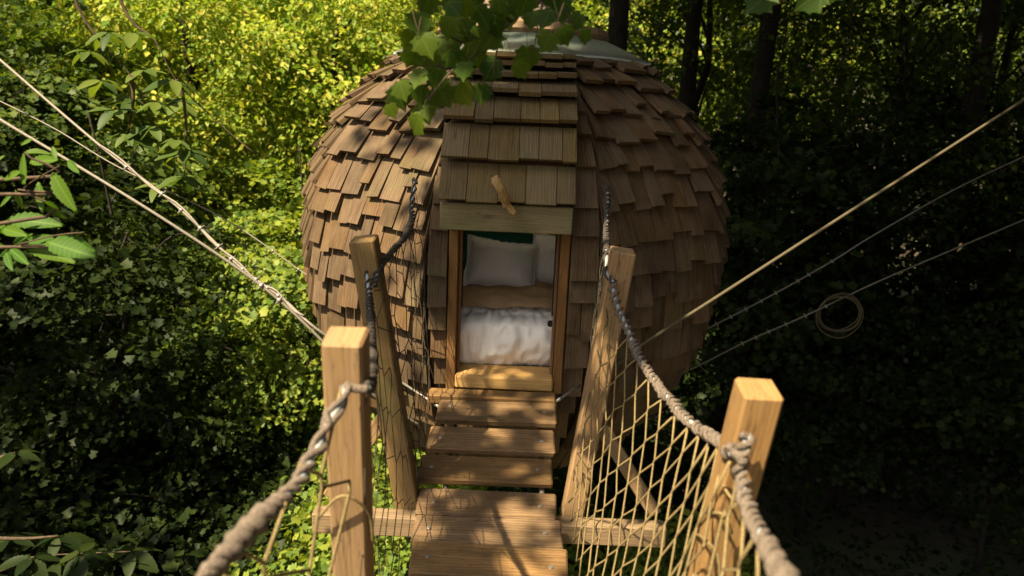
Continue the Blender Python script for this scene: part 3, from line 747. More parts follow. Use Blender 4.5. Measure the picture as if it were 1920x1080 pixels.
for j in range(31):
    v = j / 30; rr = []
    for i in range(49):
        u = 2 * i / 48 - 1; x = -.02 + .42 * u
        y = 4.70 + v * .95; z = BT + .032 + (.02 * math.sin(min(1, v * 12) * 1.57)) - .024 * (1 - min(1, v * 9)) - .05 * abs(u) ** 5
        z += .018 * noise.noise((x * 9, y * 8, 4)) + .035 * max(0, noise.noise((x * 5, y * 4.4, 9))) - .012 * abs(noise.noise((x * 14 + y * 8, y * 5, 2)))
        rr.append(Vector((x, y + .03 * noise.noise((x * 6, 1, 2)) * max(0, 1 - v * 4), z)))
    rows.append(rr)
part(mb.grid(rows), 'blanket', M['blanket'], bed)
def pillow(name, c, W, H, T, ax, ay, label, seed):
    """ax = width direction, ay = height direction"""
    ax = Vector(ax).normalized(); ay = Vector(ay); ay = (ay - ax * ay.dot(ax)).normalized(); az = ax.cross(ay)
    mb = MB(); n = 30
    for sd in (1, -1):
        rows = []
        for j in range(n + 1):
            rr = []
            for i in range(n + 1):
                u = 2 * i / n - 1; v = 2 * j / n - 1
                px = u * (1 - .07 * (1 - abs(v)) * abs(u) ** 3 + .0); pz = v * (1 - .10 * (1 - abs(u)) * abs(v) ** 3)
                uu, vv = min(1, abs(u) / .93), min(1, abs(v) / .91)
                th = max(0, (1 - uu ** 2.6)) ** .55 * max(0, (1 - vv ** 2.6)) ** .55
                wv = noise.noise((u * 3 + seed, v * 3, sd)) * .12 + noise.noise((u * 8, v * 7 + seed, sd)) * .05 * (abs(u) + .3)
                p = Vector(c) + ax * (px * W / 2) + ay * (pz * H / 2) + az * sd * (T / 2 * th * (1 + wv) + .002)
                if max(abs(u), abs(v)) > .93: p += az * .014 * noise.noise((u * 6, v * 6, seed)) + ay * .008 * noise.noise((u * 9, seed, v * 9))
                rr.append(p)
            rows.append(rr if sd == 1 else rr[::-1])
        mb.grid(rows)
    o = mb.build(name, M['pillow'], None, origin=Vector(c)); tag(o, label, 'pillow'); return o
pc = P(940, 497, 5.22); pillow('pillow', pc, .53, .38, .27, (1, .10, -.12), (-.03, .45, 1), 'beige pillow propped up at the head of the bed, whole in the doorway', 3)
pc = P(1048, 490, 5.34); pillow('pillow', pc, .44, .40, .24, (1, -.35, .02), (.0, .3, 1), 'beige pillow half hidden behind the right door frame', 11)

# ------------------------------------------------------------------ walkway
br = empty('rope_bridge', (0, 2.9, CZ - 2.3), 'wooden plank walkway with leaning posts, rope handrails and netting leading to the pod', 'bridge')
rows_px = [(931, 776, 4.02, .69), (921, 827, 3.80, .70), (911, 884, 3.585, .70), (913, 941, 3.385, .70), (914, 994, 3.185, .71), (917, 1050, 2.98, .715)]
pts = [P(a, b, c) for a, b, c, d in rows_px]
def plank(c, wdt, dep, tilt, yaw, roll, name='plank', mat='plank', th=.042):
    Mx = Matrix.Translation(c) @ Matrix.Rotation(yaw, 4, 'Z') @ Matrix.Rotation(roll, 4, 'Y') @ Matrix.Rotation(tilt, 4, 'X') @ Matrix.Translation((0, 0, -th / 2))
    o = part(MB().box(wdt, dep, th, Mx, .008, 0, .005), name, M[mat], br)
    return Mx
tl = R(13); bolts = []
yaws = (-.012, -.016, -.02, -.012, -.024, -.02)
for i, p in enumerate(pts):
    dep = .198 if i < 3 else .187
    p = p + Vector((0, 0, (.02, .016, .020, -.004, -.002, .002)[i]))
    Mx = plank(p, rows_px[i][3], dep, tl + R((0, 1, -2, 0, 1, 0)[i]), yaws[i], R((-.4, -.8, -.9, -.6, -1.0, -.6)[i]))
    for sx in (-1, 1):
        q = Mx @ Vector((sx * (rows_px[i][3] / 2 - .075) + random.uniform(-.01, .01), random.uniform(-.03, .03), .021))
        bolts.append(q)
p = pts[-1]
zd = p.z
for j in range(11):                        # the boards below the picture's edge, as the walkway levels out
    y = p.y - .205 * (j + 1); zd -= .205 * max(0.0, .2 - .05 * j)
    plank(Vector((-.04 + .012 * math.sin(j * 2), y, zd)), .72, .19, R(max(0, 11 - 3 * j)), random.uniform(-.02, .02), 0)
ZN = zd
for q in bolts:
    part(MB().tube([q + Vector((0, 0, -.004)), q + Vector((0, 0, .004))], .012, 8), 'bolt', M['clamp'], br)
mb = MB().box(.76, .11, .05, Matrix.Translation(P(922, 746, 4.17)) @ Matrix.Rotation(R(4), 4, 'X'), .008, 0, .006); part(mb, 'landing_board', M['plank'], br)
# stringers under the boards
for x in (-.30, .20):
    c = [Vector((x, 4.24, CZ - 1.80)), Vector((x, 3.5, CZ - 1.93)), Vector((x, 2.9, CZ - 2.07)), Vector((x, 2.2, ZN - .08)), Vector((x, .8, ZN - .075))]
    part(MB().tube(spline(c, 4), .014, 6), 'deck_cable', M['steel'], br)
# cross beams
def beam(a, b, sx, sy, name, mat, side=(0, 0, 1)):
    F, L = beam_frame(a, b, side); return part(MB().box(sx, sy, L, F, .007, 2, .002), name, M[mat], br)
bl, brr = P(588, 945, 3.36), P(1248, 990, 3.36)
bl.z -= .0; zz = (bl.z + brr.z) / 2
beam((bl.x, 3.36, zz - .06), (brr.x, 3.36, zz - .06), .11, .085, 'cross_beam', 'beam')
beam((-.95, 2.02, ZN - .13), (.95, 2.02, ZN - .13), .10, .09, 'cross_beam', 'beam')
# posts
def post(top, bot, s, mat):
    top, bot = Vector(top), Vector(bot); d = (bot - top).normalized()
    o = beam(bot, top, s, s, 'post', mat, (1, 0, 0)); return o
flt, flb = P(681, 446, 3.34), P(766, 945, 3.46)
frt, frb = P(1169, 468, 3.34), P(1075, 948, 3.46)
ext = lambda a, b, z: b + (b - a) * ((z - b.z) / (b.z - a.z))
post(flt, ext(flt, flb, zz - .16), .115, 'dark_post'); post(frt, ext(frt, frb, zz - .16), .108, 'post')
nlt, nlb = P(648, 628, 1.72), P(664, 1080, 1.86)
nrt, nrb = P(1424, 726, 1.72), P(1333, 1080, 1.84)
nlB, nrB = ext(nlt, nlb, ZN - .2), ext(nrt, nrb, ZN - .2)
post(nlt, nlB, .098, 'post'); post(nrt, nrB, .098, 'post')
# diagonal braces of the far posts
for (a, b) in ((P(1128, 800, 3.42), P(1228, 962, 3.42)), (P(728, 770, 3.42), P(618, 930, 3.42))):
    F, L = beam_frame(b, a, (0, 1, 0)); part(MB().box(.045, .07, L, F, .005, 2), 'brace', M['beam'], br)

# handrail: sleeved cable lashed with rope
def handrail(pts, name, rc, rw, pitch, wrapmat, cover=1.0, seed=0):
    c = spline(pts, 14)
    # even steps
    out = [c[0]]; acc = 0; step = .008
    for a, b in zip(c, c[1:]):
        L = (b - a).length; d = step - acc
        while d <= L: out.append(a.lerp(b, d / L)); d += step
        acc = L - (d - step)
    out = [p + Vector((noise.noise((i * .045, seed, 1.1)), noise.noise((i * .045, seed, 2.2)), noise.noise((i * .045, seed, 3.3)))) * (.017 if wrapmat == 'rope_wrap' else .006) + Vector((noise.noise((i * .16, seed, 5.1)), 0, noise.noise((i * .16, seed, 6.3)))) * (.006 if wrapmat == 'rope_wrap' else .001) for i, p in enumerate(out)]
    core = part(MB().tube(out[::4] + [out[-1]], rc, 8), name, M['rope_core'], br)
    t0 = (out[1] - out[0]).normalized(); nr = t0.orthogonal().normalized(); hp = []; hr = []; ph = seed; kn = []; mbw = MB()
    seg = []
    for i in range(len(out)):
        t = (out[min(i + 1, len(out) - 1)] - out[max(i - 1, 0)]).normalized(); nr = (nr - t * nr.dot(t)).normalized(); bi = t.cross(nr)
        loose = noise.noise((i * .02, seed, .5))
        ph += step / pitch * 2 * math.pi * (1 + 1.5 * loose)
        tight = rc + rw * .55 + max(0, loose) * .006
        hp.append(out[i] + (nr * math.cos(ph) + bi * math.sin(ph)) * tight); hr.append(rw * (1 + .3 * noise.noise((i * .09, seed + 4, .1)) + 1.7 * max(0, noise.noise((i * .045, seed + 14, .7)) - .15)))
        if noise.noise((i * .035, seed + 8, .2)) > .3:          # a second turn makes the lumpy hitches
            kn.append(out[i] + (nr * math.cos(-ph * 1.7) + bi * math.sin(-ph * 1.7)) * (rc + rw))
        else:
            if len(kn) > 3: mbw.tube(kn, rw * .9, 6)
            kn = []
    mbw.tube(hp, hr, 7)
    if cover > .5:                                             # a second, opposite strand closes most of the gaps
        h2 = [o_ * 2 - p + Vector((0, 0, .002)) for o_, p in zip(out, hp)]; runs = []
        for i, p in enumerate(h2):
            if noise.noise((i * .022, seed + 3, .9)) > -.12 - .5 * (cover - 1): runs.append(p)
            else:
                if len(runs) > 4: mbw.tube(runs, rw * .92, 6)
                runs = []
        if len(runs) > 4: mbw.tube(runs, rw * .92, 6)
    if len(kn) > 3: mbw.tube(kn, rw * .9, 6)
    part(mbw, 'lashing', M[wrapmat], core)
    return c
HR = [P(1150, 532, 3.27), P(1160, 580, 3.18), P(1192, 650, 2.95), P(1245, 742, 2.62), P(1300, 795, 2.3), P(1350, 826, 1.95), P(1376, 848, 1.66)]
HR2 = [P(1403, 818, 1.655), P(1393, 850, 1.645), P(1388, 900, 1.63), P(1405, 955, 1.5), P(1440, 1030, 1.26), P(1478, 1110, 1.1), P(1500, 1160, .98)]
HL = [P(688, 512, 3.27), P(693, 560, 3.1), P(697, 640, 2.6), P(699, 690, 2.1), P(694, 722, 1.75), P(690, 730, 1.66)]
HL2 = [P(646, 722, 1.655), P(640, 760, 1.63), P(608, 815, 1.56), P(560, 885, 1.45), P(490, 975, 1.3), P(420, 1050, 1.17), P(350, 1120, 1.06), P(300, 1170, .98)]
cR = handrail(HR, 'handrail', .0088, .0078, .066, 'rope_wrap', .75, seed=1)
cR2 = handrail(HR2, 'handrail', .0078, .0085, .06, 'rope_wrap', 1.3, seed=2)
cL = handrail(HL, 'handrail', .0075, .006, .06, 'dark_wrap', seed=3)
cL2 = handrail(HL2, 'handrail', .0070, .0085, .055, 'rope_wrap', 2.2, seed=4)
part(MB().tube(spline([P(646, 722, 1.655), P(664, 728, 1.655), P(690, 730, 1.66)], 5), .011, 8), 'rope_hitch', M['rope_wrap'], br)
part(MB().tube(spline([P(1376, 848, 1.66), P(1388, 856, 1.64), P(1393, 868, 1.635)], 5), .014, 8), 'rope_hitch', M['rope_wrap'], br)
HLp = [P(700, 540, 3.26), P(716, 495, 3.36), P(748, 458, 3.7), P(768, 425, 3.95), P(775, 370, 4.2), P(777, 335, 4.33)]
HRp = [P(1150, 530, 3.26), P(1138, 505, 3.36), P(1137, 450, 3.75), P(1138, 400, 4.05), P(1139, 350, 4.35)]
cLp = handrail(HLp, 'handrail', .007, .007, .07, 'dark_wrap', seed=5)
cRp = handrail(HRp, 'handrail', .007, .007, .07, 'dark_wrap', seed=6)
# small steel rods from the landing to the pod
for a, b in ((P(752, 716, 4.35), P(828, 766, 4.1)), (P(1088, 722, 4.35), P(1044, 752, 4.12))):
    part(MB().tube([a, b], .007, 6), 'tie_rod', M['clamp'], br)
    part(MB().tube([b.lerp(a, .06), b.lerp(a, .2)], .011, 6), 'tie_clamp', M['clamp'], br)

# netting
def resample(c, n):
    L = [0.0]
    for a, b in zip(c, c[1:]): L.append(L[-1] + (b - a).length)
    out = []
    for i in range(n + 1):
        s = L[-1] * i / n; k = 0
        while k < len(L) - 2 and L[k + 1] < s: k += 1
        out.append(c[k].lerp(c[k + 1], (s - L[k]) / max(1e-9, L[k + 1] - L[k])))
    return out
def net(top, bot, na, nb, rad, mat, seed, jit=.012, tw=.018, drop=0, skew=0.0):
    """diamond mesh net hung between two curves, strands twisted together at each knot"""
    rng = random.Random(seed); top = resample(top, 60); bot = resample(bot, 60)
    J = {}
    def node(a, b):
        key = (round(a * 2), b)
        if key not in J:
            J[key] = Vector((rng.uniform(-jit, jit) * .6, rng.uniform(-jit, jit), rng.uniform(-jit, jit)))
        f = min(1, max(0, a / na)) * 60; i = min(int(f), 59); v = b / nb
        t_ = top[i].lerp(top[i + 1], f - i); b_ = bot[i].lerp(bot[i + 1], f - i)
        v2 = drop + (1 - drop) * v
        return t_.lerp(b_, v2) + J[key] * (1 if 0 < b < nb else .4)
    mb = MB()
    for fam in (1, -1):
        for i0 in range(-nb, na + nb + 1):
            pl_ = []
            for b in range(nb + 1):
                a = i0 + fam * b * .5 * (1 + skew)
                if a < -.01 or a > na + .01:
                    if len(pl_) > 3: mb.tube(pl_, rad, 5)
                    pl_ = []; continue
                p = node(a, b)
                dn = (node(a, min(nb, b + 1)) - node(a, max(0, b - 1))).normalized()
                pl_ += [p - dn * tw, p + dn * tw] if 0 < b < nb else [p]
            if len(pl_) > 3: mb.tube(pl_, rad * rng.uniform(.85, 1.15), 5)
    return part(mb, 'net', M[mat], br)
deckR = [Vector((.33, 3.36, CZ - 1.90)), Vector((.345, 2.95, CZ - 2.0)), Vector((.36, 2.4, ZN + .02)), Vector((.40, 1.9, ZN))]
deckR2 = [Vector((.40, 1.9, ZN)), Vector((.42, 1.4, ZN)), Vector((.44, .9, ZN))]
deckL = [Vector((-.42, 3.36, CZ - 1.92)), Vector((-.43, 2.95, CZ - 2.02)), Vector((-.43, 2.4, ZN + .02)), Vector((-.44, 1.9, ZN))]
deckL2 = [Vector((-.44, 1.9, ZN)), Vector((-.46, 1.4, ZN)), Vector((-.48, .9, ZN))]
net(cR, deckR, 12, 10, .0038, 'net', 1, .010, .008, .02)
net(cR2, deckR2, 4, 12, .0043, 'net', 2, .02, .014)
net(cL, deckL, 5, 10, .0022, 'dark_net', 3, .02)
net(cL2, deckL2, 3, 9, .0045, 'net', 4, .03)
podR_ = [Vector((.33, 3.36, CZ - 1.88)), Vector((.42, 3.9, CZ - 1.80)), Vector((.50, 4.35, CZ - 1.75))]
podL_ = [Vector((-.42, 3.36, CZ - 1.9)), Vector((-.44, 3.9, CZ - 1.78)), Vector((-.46, 4.32, CZ - 1.72))]
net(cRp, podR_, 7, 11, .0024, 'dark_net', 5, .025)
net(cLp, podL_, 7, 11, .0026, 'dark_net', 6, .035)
# looser cords lashed round the right near post and far posts
def cord(pts, r_, mat, name='cord'):
    part(MB().tube(spline(pts, 6), r_, 6), name, M[mat], br)
cord([P(1346, 850, 1.9), P(1336, 930, 1.86), P(1325, 960, 1.8), P(1356, 965, 1.7), P(1372, 1000, 1.69)], .0045, 'net')
cord([P(1350, 900, 1.75), P(1368, 930, 1.7), P(1385, 945, 1.7), P(1388, 980, 1.72)], .004, 'net')
cord([P(1300, 1000, 1.9), P(1320, 1010, 1.74), P(1345, 1040, 1.72), P(1350, 1085, 1.72)], .004, 'net')
cord([P(590, 980, 1.75), P(640, 930, 1.72), P(690, 960, 1.76), P(700, 1020, 1.8)], .004, 'net')

# ------------------------------------------------------------------ guy cables
def cable(pts, r_, mat, label, name='guy_cable', clamps=(), twin=None, n=8):
    c = spline(pts, n); o = empty(name, pts[-1], label, 'cable')
    part(MB().tube(c, r_, 7), 'strand', M[mat], o)
    if twin:
        i0, i1, w_ = twin; cc = c[i0:i1]
        tw = [p + Vector((0, 0, w_ * math.sin(k * .9) + w_ * .4)) + Vector((0, -.6 * r_, 0)) for k, p in enumerate(cc)]
        part(MB().tube(tw, r_ * .8, 6), 'strand', M[mat], o)
    for q in clamps:
        k = q * (len(c) - 1); i = min(int(k), len(c) - 2); p = c[i].lerp(c[i + 1], k - i); d = (c[i + 1] - c[i]).normalized()
        mb = MB(); mb.tube([p - d * r_ * 1.2, p + d * r_ * 1.2], r_ * 1.7, 8)
        sx = d.orthogonal().normalized()
        mb.tube([p - sx * r_ * 3.4, p + sx * r_ * 3.4], r_ * .6, 5)
        part(mb, 'clamp', M['clamp'], o)
    return o
cable([P(-60, 58, 5.2), P(0, 112, 5.0), P(190, 275, 4.7), P(330, 385, 4.5), P(450, 500, 4.3), P(530, 560, 4.2), P(605, 625, 4.1), P(752, 716, 4.35)], .0085, 'steel',
      'upper pale steel guy cable with doubled strand and clamps, left of the pod', clamps=(.33, .40, .44, .48, .52, .55, .58, .62, .66, .70), twin=(16, 46, .016))
cable([P(-60, 185, 4.2), P(0, 224, 4.1), P(140, 308, 4.05), P(290, 400, 4.0), P(430, 492, 4.0), P(520, 560, 4.0), P(605, 640, 4.0), P(700, 740, 4.05), P(790, 800, 4.2)], .0085, 'steel',
      'lower pale steel guy cable running down to the walkway, left of the pod', clamps=(.58, .63))
cable([P(-40, 170, 6.2), P(100, 240, 6.0), P(220, 312, 5.8), P(420, 410, 5.6), P(560, 505, 5.5), P(640, 560, 5.4)], .005, 'steel',
      'thin steel line behind the two thick guy cables, left of the pod', clamps=(.72, .8))
cable([P(1990, 140, 4.6), P(1920, 187, 4.5), P(1560, 418, 3.9), P(1330, 566, 3.6), P(1196, 652, 3.42), P(1135, 700, 3.40)], .0085, 'rope_yellow',
      'tan guy rope crossing in front of the pod from the right post', name='guy_rope')
cable([P(1990, 262, 8.3), P(1800, 350, 7.9), P(1640, 440, 7.5), P(1560, 490, 7.3), P(1450, 552, 7.0), P(1335, 612, 6.8), P(1240, 660, 6.5)], .0075, 'steel',
      'middle thin steel guy cable with clamps, right of the pod', clamps=(.5, .57, .6, .66, .70, .74, .78, .82, .86))
cable([P(1990, 380, 8.0), P(1920, 412, 7.8), P(1660, 522, 7.2), P(1510, 592, 6.8), P(1400, 640, 6.5), P(1300, 690, 6.2), P(1230, 715, 6.1)], .0075, 'steel',
      'lowest steel guy cable with clamps, right of the pod beside the hanging coil', clamps=(.45, .5, .55, .6, .64, .68))
cc = P(1574, 590, 6.9); co = empty('cable_coil', cc, 'loose round coil of spare cable hanging on the lowest right guy cable', 'coil')
for k in range(4):
    rr = .205 + .022 * math.sin(k * 2.1); ph = k * 1.9
    pts = [cc + Vector((rr * (1 + .03 * math.sin(3 * a + ph)) * math.cos(a) + .01 * math.sin(ph), .03 * math.sin(a * 2 + ph), rr * .9 * math.sin(a) + .028 * math.cos(ph * 2))) for a in [2 * math.pi * i / 40 for i in range(41)]]
    part(MB().tube(pts, .0065, 6, False), 'loop', M['rope_yellow'], co)

# ------------------------------------------------------------------ near branches with single leaves
def single_leaf(name, base, tip, face, wid, T, mat, parent, curl=.0):
    base, tip = Vector(base), Vector(tip); al = tip - base; L = al.length; al.normalize()
    fc = Vector(face); nr_ = (fc - al * al.dot(fc)).normalized(); sd = nr_.cross(al)
    mb = MB(); tv, tf = T
    for a, s_, n_ in tv: mb.v.append(base + al * (a * L) + sd * (s_ * L * wid) + nr_ * ((n_ - curl * a * a) * L))
    for f in tf: mb.face([int(i) for i in f], [(tv[i][1] * wid, tv[i][0]) for i in f], True)
    return part(mb, name, M[mat], parent)
# long toothed leaf
def long_leaf():
    v = []; f = []; n = 9
    hw = [.0, .10, .165, .195, .20, .185, .155, .115, .06, 0]
    for i in range(n + 1):
        a = i / n; v.append((a, 0, 0))
        for sg in (1, -1):
            v.append((a - (.0 if i in (0, n) else .025), sg * hw[i], .25 * hw[i])); v.append((a + .02, sg * hw[i] * .88, .22 * hw[i]))
    for i in range(n):
        o = i * 5; p = o + 5
        for q in (1, 3):
            a_, b_, c_, d_ = o, o + q + 1, p + q, p
            tri = [(a_, b_, c_), (a_, c_, d_), ] + ([(o + q, o + q + 1, o)] if i else [])
            f += tri if q == 1 else [t[::-1] for t in tri]
    return np.array(v), np.array(f)
T_LONG = long_leaf()
rng = random.Random(5)
# maple branch hanging over the roof
mt = empty('maple_tree', (3.2, -2.0, gz(3.2, -2)), 'overhanging maple whose leafy branch hangs in front of the pod roof at the top', 'tree')
mb = MB(); mb.tube(spline([Vector((3.2, -2.0, gz(3.2, -2) - .1)), Vector((3.1, -1.9, 4)), Vector((2.9, -1.5, 8)), Vector((1.6, -.8, 11)), Vector((-.8, -.2, 13))], 5), [.22 - .008 * i for i in range(21)], 10)
part(mb, 'trunk', M['bark'], mt)
mb = MB(); mb.tube(spline([Vector((2.9, -1.5, 8)), Vector((1.8, .6, 7.6)), P(1100, -160, 2.5), P(1020, -10, 2.55), P(960, 40, 2.5), P(900, 95, 2.45), P(850, 130, 2.4), P(800, 190, 2.35)], 5), [max(.0032, .034 - .0016 * i) for i in range(36)], 7)
for a, b in (((1020, -10), (1000, 100)), ((960, 40), (840, 45)), ((900, 95), (790, 70)), ((850, 130), (780, 140)), ((1020, -10), (1080, 50)), ((940, 60), (925, 140)), ((960, 40), (880, 5)), ((850, 130), (890, 170))):
    p, q = P(*a, 2.5), P(*b, 2.45); mb.tube([p, p.lerp(q, .5) + Vector((0, 0, .02)), q], [.0045, .003, .002], 5)
bra = part(mb, 'branch', M['twig'], mt)
lv = [(785, 45, 60), (832, 28, 62), (868, 48, 60), (905, 30, 64), (940, 18, 60), (985, 8, 62), (1022, 38, 60), (1052, 22, 58), (800, 85, 62), (846, 82, 66), (882, 66, 56), (918, 76, 62),
      (770, 112, 52), (815, 118, 64), (856, 112, 58), (893, 104, 66), (935, 52, 60), (1060, 70, 52), (990, 112, 60), (1024, 82, 54), (783, 148, 56), (818, 152, 62), (852, 146, 60), (917, 132, 62),
      (748, 186, 62), (788, 182, 64), (832, 182, 60), (872, 180, 62), (902, 178, 52), (797, 214, 58), (778, 238, 56), (1078, 42, 46), (962, 62, 54), (1005, 52, 56), (850, 8, 60), (800, 10, 58), (890, 0, 60), (1035, 0, 60),
      (960, -5, 60), (765, 75, 46), (925, 100, 48), (870, 135, 50), (840, 55, 58), (1098, 70, 40), (735, 210, 40)]
for x, y, s_ in [(a, b, c * .84) for a, b, c in lv] + [(a + rng.uniform(-26, 26), b + rng.uniform(-20, 24), c * .70) for a, b, c in lv[::2]]:
    Y = rng.uniform(2.25, 2.65); L = s_ * .88 * Y / FPX
    c = P(x, y, Y); an = rng.uniform(-.9, .9); al = Vector((math.sin(an) * .8, rng.uniform(-.45, .35), -math.cos(an)))
    al.normalize(); face = Vector((rng.uniform(-.7, .7), -1, rng.uniform(-.2, .9)))
    if rng.random() < .12 or (940 < x < 1010 and 40 < y < 100): continue
    lf = single_leaf('leaf', c - al * L * .5, c + al * L * .5, face, rng.uniform(.85, 1.05), T_MA, 'leaf_maple', bra, rng.uniform(0, .3))
    b_ = c - al * L * .5; part(MB().tube([b_, b_ - al * .03 + Vector((0, .004, .012)), b_ - al * .06 + Vector((0, .012, .035))], .0011, 4), 'leaf_stalk', M['twig'], bra)
# its crown overhead: unseen leaf sprays added up-sun to shade pod, walkway and wood
def spray_cloud(name, blobs, leaf, T, mat, parent, seed, clr=.5):
    rg = np.random.default_rng(seed); Vs = []; Fs = []; nv = 0
    for (c, rad, ncl, per) in blobs:
        d = nrmz(rg.normal(size=(ncl, 3))) * (rg.uniform(0, 1, ncl) ** .4)[:, None]
        cc_ = np.array(c) + d * np.array(rad); n = ncl * per; ci = np.repeat(np.arange(ncl), per)
        off = rg.normal(size=(n, 3)) * np.array([clr * .5, clr * .5, clr * .14]); pos_ = cc_[ci] + off
        nor = nrmz(np.tile([0, 0, 1.0], (n, 1)) + rg.normal(size=(n, 3)) * .45); al = off + rg.normal(size=(n, 3)) * .2; al[:, 2] -= .1
        V, F = leaves(pos_, al, nor, leaf * rg.uniform(.7, 1.25, n), T); Vs.append(V); Fs.append(F + nv); nv += len(V)
    V = np.concatenate(Vs) - np.array(ROOT[parent.name]); o = bpy.data.objects.new(name, np_mesh(name, V, np.concatenate(Fs), M[mat])); COL.objects.link(o); o.parent = parent; o['kind'] = 'stuff'
    return o
def up_sun(p, t): return tuple(Vector(p) + SUN * t)
shade = [(up_sun((1.05, 5.1, CZ - .55), 9.0), (.62, .62, .45), 17, 46), (up_sun((1.2, 5.2, CZ - 1.5), 9.2), (.6, .6, .4), 15, 46),
         (up_sun((.02, 4.3, CZ - .35), 8.6), (.30, .30, .25), 12, 50), (up_sun((.0, 4.4, CZ - 1.25), 8.8), (.22, .22, .2), 7, 38),
         (up_sun((-.05, 3.75, CZ - 1.8), 8.5), (.32, .28, .2), 5, 34), (up_sun((-.08, 3.05, CZ - 2.0), 8.5), (.30, .24, .2), 3, 30),
         (up_sun((-.75, 4.7, CZ + .05), 8.6), (.30, .30, .2), 3, 26),
         (up_sun((-.05, 2.45, CZ + .5), 3.2), (.34, .25, .15), 6, 36), ((-1.9, 2.6, CZ + 7.0), (.7, 1.1, .6), 60, 55), ((-.1, 3.9, CZ + 7.2), (1.8, 3.0, .9), 290, 60), ((2.6, 3.6, CZ + 7.6), (2.0, 3.0, .9), 260, 60)]
mb = MB()
for c_, rad_, _n, _p in shade:
    a = Vector((.4, -.4, 12.2)); b = Vector(c_); m_ = a.lerp(b, .5) + Vector((0, 0, .5)); mb.tube(spline([a, m_, b], 5), [.05 - .004 * i for i in range(11)], 6)
part(mb, 'limbs', M['bark'], mt)  # limbs added to carry the shade sprays
spray_cloud('crown', shade, .13, T_MAs, 'leaf_maple', mt, 21, .34)

# second twig of the same maple, a few leaves at the top right
mb = MB(); mb.tube(spline([Vector((2.9, -1.5, 8)), P(1560, -180, 2.0), P(1500, -30, 2.3), P(1430, 20, 2.4)], 5), [.02 - .0011 * i for i in range(16)], 6)
brb = part(mb, 'branch', M['twig'], mt)
for x, y, s_ in ((1420, 4, 58), (1515, 0, 56), (1552, -16, 50)):
    Y = rng.uniform(2.2, 2.6); L = s_ * Y / FPX; c = P(x, y, Y); an = rng.uniform(-1.2, -.2); al = Vector((math.sin(an), rng.uniform(-.3, .3), -math.cos(an))).normalized()
    single_leaf('leaf', c - al * L * .5, c + al * L * .5, Vector((rng.uniform(-.6, .6), -1, .5)), .95, T_MA, 'leaf_maple', brb, .1)
# chestnut sprays
def z2(x, y): return (x * .3056, 230 + y * .3056)
ch = empty('sweet_chestnut', (-4.4, 2.2, gz(-4.4, 2.2)), 'chestnut whose long toothed bright leaves reach in at the left edge below the cables', 'tree')
part(MB().tube(spline([Vector((-4.4, 2.2, gz(-4.4, 2.2) - .1)), Vector((-4.3, 2.3, 3)), Vector((-4.1, 2.4, 5.2)), Vector((-4.2, 2.3, 8))], 5), [.09 - .004 * i for i in range(16)], 9), 'trunk', M['bark'], ch)
mb = MB()
for pl_ in ([(-500, 900), (0, 620), (150, 400), (370, 262)], [(-500, 850), (0, 765), (120, 745), (340, 692), (520, 672)], [(-300, 520), (0, 440), (110, 410)], [(-200, 420), (20, 350), (150, 180)]):
    pts = [P(*z2(*q), 2.65) for q in pl_]; pts[0] = Vector((-4.15, 2.4, pts[0].z)); c = spline(pts, 5)
    mb.tube(c, [max(.0025, .012 - .0009 * i) for i in range(len(c))], 6)
chb = part(mb, 'branch', M['twig'], ch)
for (a, b) in (((345, 225), (318, 135)), ((150, 390), (148, 175)), ((130, 300), (10, 352)), ((322, 305), (442, 548)), ((235, 362), (272, 565)), ((95, 412), (140, 530)), ((75, 440), (-5, 520)), ((38, 600), (372, 604)),
               ((268, 520), (422, 590)), ((275, 482), (362, 526)), ((415, 230), (487, 312)), ((78, 762), (178, 672)), ((140, 748), (332, 688)), ((278, 728), (605, 832)), ((158, 762), (462, 842)), ((60, 775), (178, 872)),
               ((38, 790), (66, 908)), ((-60, 735), (52, 752)), ((350, 690), (600, 792)), ((15, 652), (152, 684)), ((180, 240), (372, 232)), ((150, 180), (312, 178)), ((60, 600), (-60, 700)), ((20, 330), (-90, 380)),
               ((95, 770), (-10, 830)), ((200, 100), (125, 140)), ((30, 200), (-40, 250)), ((60, 690), (-30, 640))):
    Y = rng.uniform(2.5, 2.85); p0, p1 = P(*z2(*a), Y), P(*z2(*b), Y + rng.uniform(-.07, .05))
    single_leaf('leaf', p0, p1, Vector((rng.uniform(-.5, .3), -.75, rng.uniform(.35, 1.0))), rng.uniform(.68, .92), T_LONG, 'leaf_big', chb, rng.uniform(-.05, .18))
def whorls(name, label, nodes, stems, Y0, lpx, mat, base, seed, droop=.3):
    rg = random.Random(seed); t = empty(name, base, label, 'tree')
    part(MB().tube(spline([Vector(base), Vector(base) + Vector((.1, .1, 2.2)), Vector(base) + Vector((.0, .2, CZ + 2.5 if Y0 > 4.5 else 3.4))], 6), [.07 - .0035 * i for i in range(13)], 8), 'trunk', M['bark'], t)
    mb = MB()
    for st in stems:
        c = spline([P(x, y, Y0) for x, y in st], 5); mb.tube(c, [max(.004, .018 - .0012 * i) for i in range(len(c))], 6)
    b = part(mb, 'branch', M['twig'], t)
    for (x, y, k) in nodes:
        Y = Y0 + rg.uniform(-.25, .25); c = P(x, y, Y); a0 = rg.uniform(0, 6)
        for q in range(k):
            a = a0 + q * 6.283 / k + rg.uniform(-.3, .3); L = lpx * rg.uniform(.7, 1.2) * Y / FPX
            d = Vector((math.cos(a), math.sin(a) * .8, rg.uniform(-.45, .15) - droop * .5)).normalized()
            single_leaf('leaf', c + d * .01, c + d * L, Vector((rg.uniform(-.3, .3), rg.uniform(-.5, 0), 1)), rg.uniform(.9, 1.2), T_LONG, mat, b, rg.uniform(.05, .3))
    return t
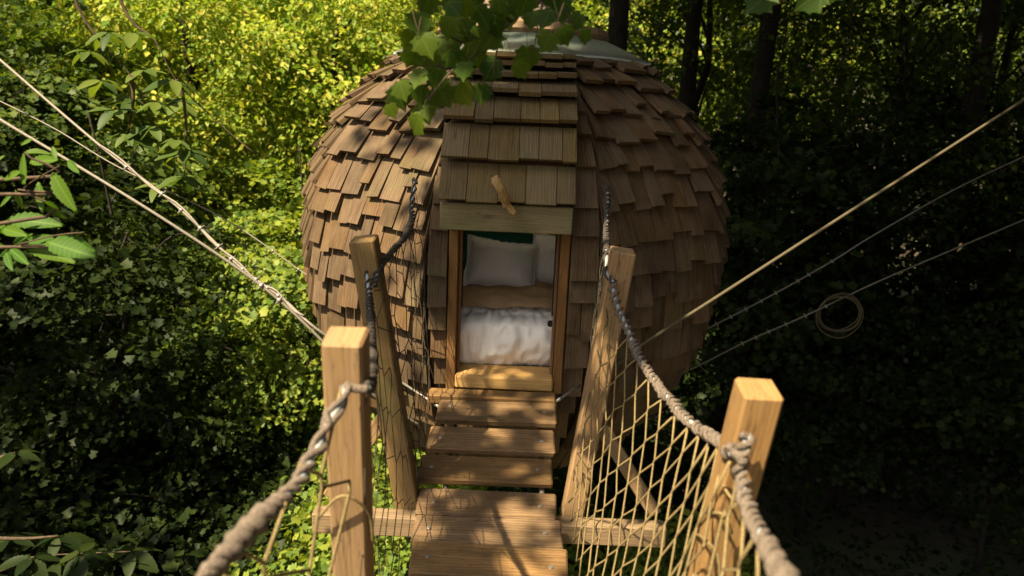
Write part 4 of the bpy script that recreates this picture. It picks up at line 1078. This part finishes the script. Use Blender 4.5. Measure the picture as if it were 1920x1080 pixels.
whorls('chestnut_sapling', 'chestnut with drooping dark leaf whorls above the left guy cables, before the sunlit wood',
       [(326, 150, 7), (345, 190, 7), (205, 60, 6), (190, 150, 6), (250, 185, 7), (285, 235, 7), (330, 262, 6), (240, 250, 7), (300, 292, 6), (350, 282, 6), (268, 130, 6), (215, 205, 6), (290, 190, 6), (250, 60, 5), (165, 95, 5), (345, 330, 5), (300, 345, 5)],
       [[(100, -120), (150, 20), (200, 90), (245, 142), (285, 235), (300, 292)], [(180, -120), (240, 30), (290, 75), (330, 150), (400, 222), (480, 290)], [(245, 142), (250, 185), (240, 250)], [(330, 150), (345, 190), (350, 282), (345, 330)]],
       5.6, 52, 'leaf_mid', (-4.9, 4.8, gz(-4.9, 4.8)), 3)
whorls('chestnut_seedling', 'low dark chestnut spray of long leaves in the bottom left corner',
       [(60, 1045, 6), (150, 1038, 7), (205, 1030, 6), (110, 1005, 6), (245, 1034, 5), (20, 1010, 5), (30, 850, 4), (90, 1062, 5)],
       [[(-160, 1120), (0, 1070), (60, 1045), (150, 1038), (245, 1034)], [(-160, 1000), (20, 1010), (110, 1005)], [(-160, 900), (30, 850)]], 4.2, 74, 'leaf_dark', (-3.9, 4.2, gz(-3.9, 4.2)), 8)

# low growth on the floor of the wood, a mass of leaves nobody could count
rg = np.random.default_rng(77); n = 16000
xs = rg.uniform(-9, 11, n); ys = rg.uniform(4.6, 14, n)
keep = np.abs(xs) / ys < .95; xs, ys = xs[keep], ys[keep]; n = len(xs)
cl = np.array([noise.noise((x * .8, y * .8, 6.0)) for x, y in zip(xs, ys)])
hs = np.maximum(.04, rg.uniform(.05, .5, n) * (.55 + cl))
pos_ = np.stack([xs, ys, np.array([gz(x, y) for x, y in zip(xs, ys)]) + hs], axis=1)
nor = nrmz(np.tile([0, 0, 1.0], (n, 1)) + rg.normal(size=(n, 3)) * .5); al = rg.normal(size=(n, 3)); al[:, 2] = -.25
V, F = leaves(pos_, al, nor, rg.uniform(.05, .17, n), T_OV3)
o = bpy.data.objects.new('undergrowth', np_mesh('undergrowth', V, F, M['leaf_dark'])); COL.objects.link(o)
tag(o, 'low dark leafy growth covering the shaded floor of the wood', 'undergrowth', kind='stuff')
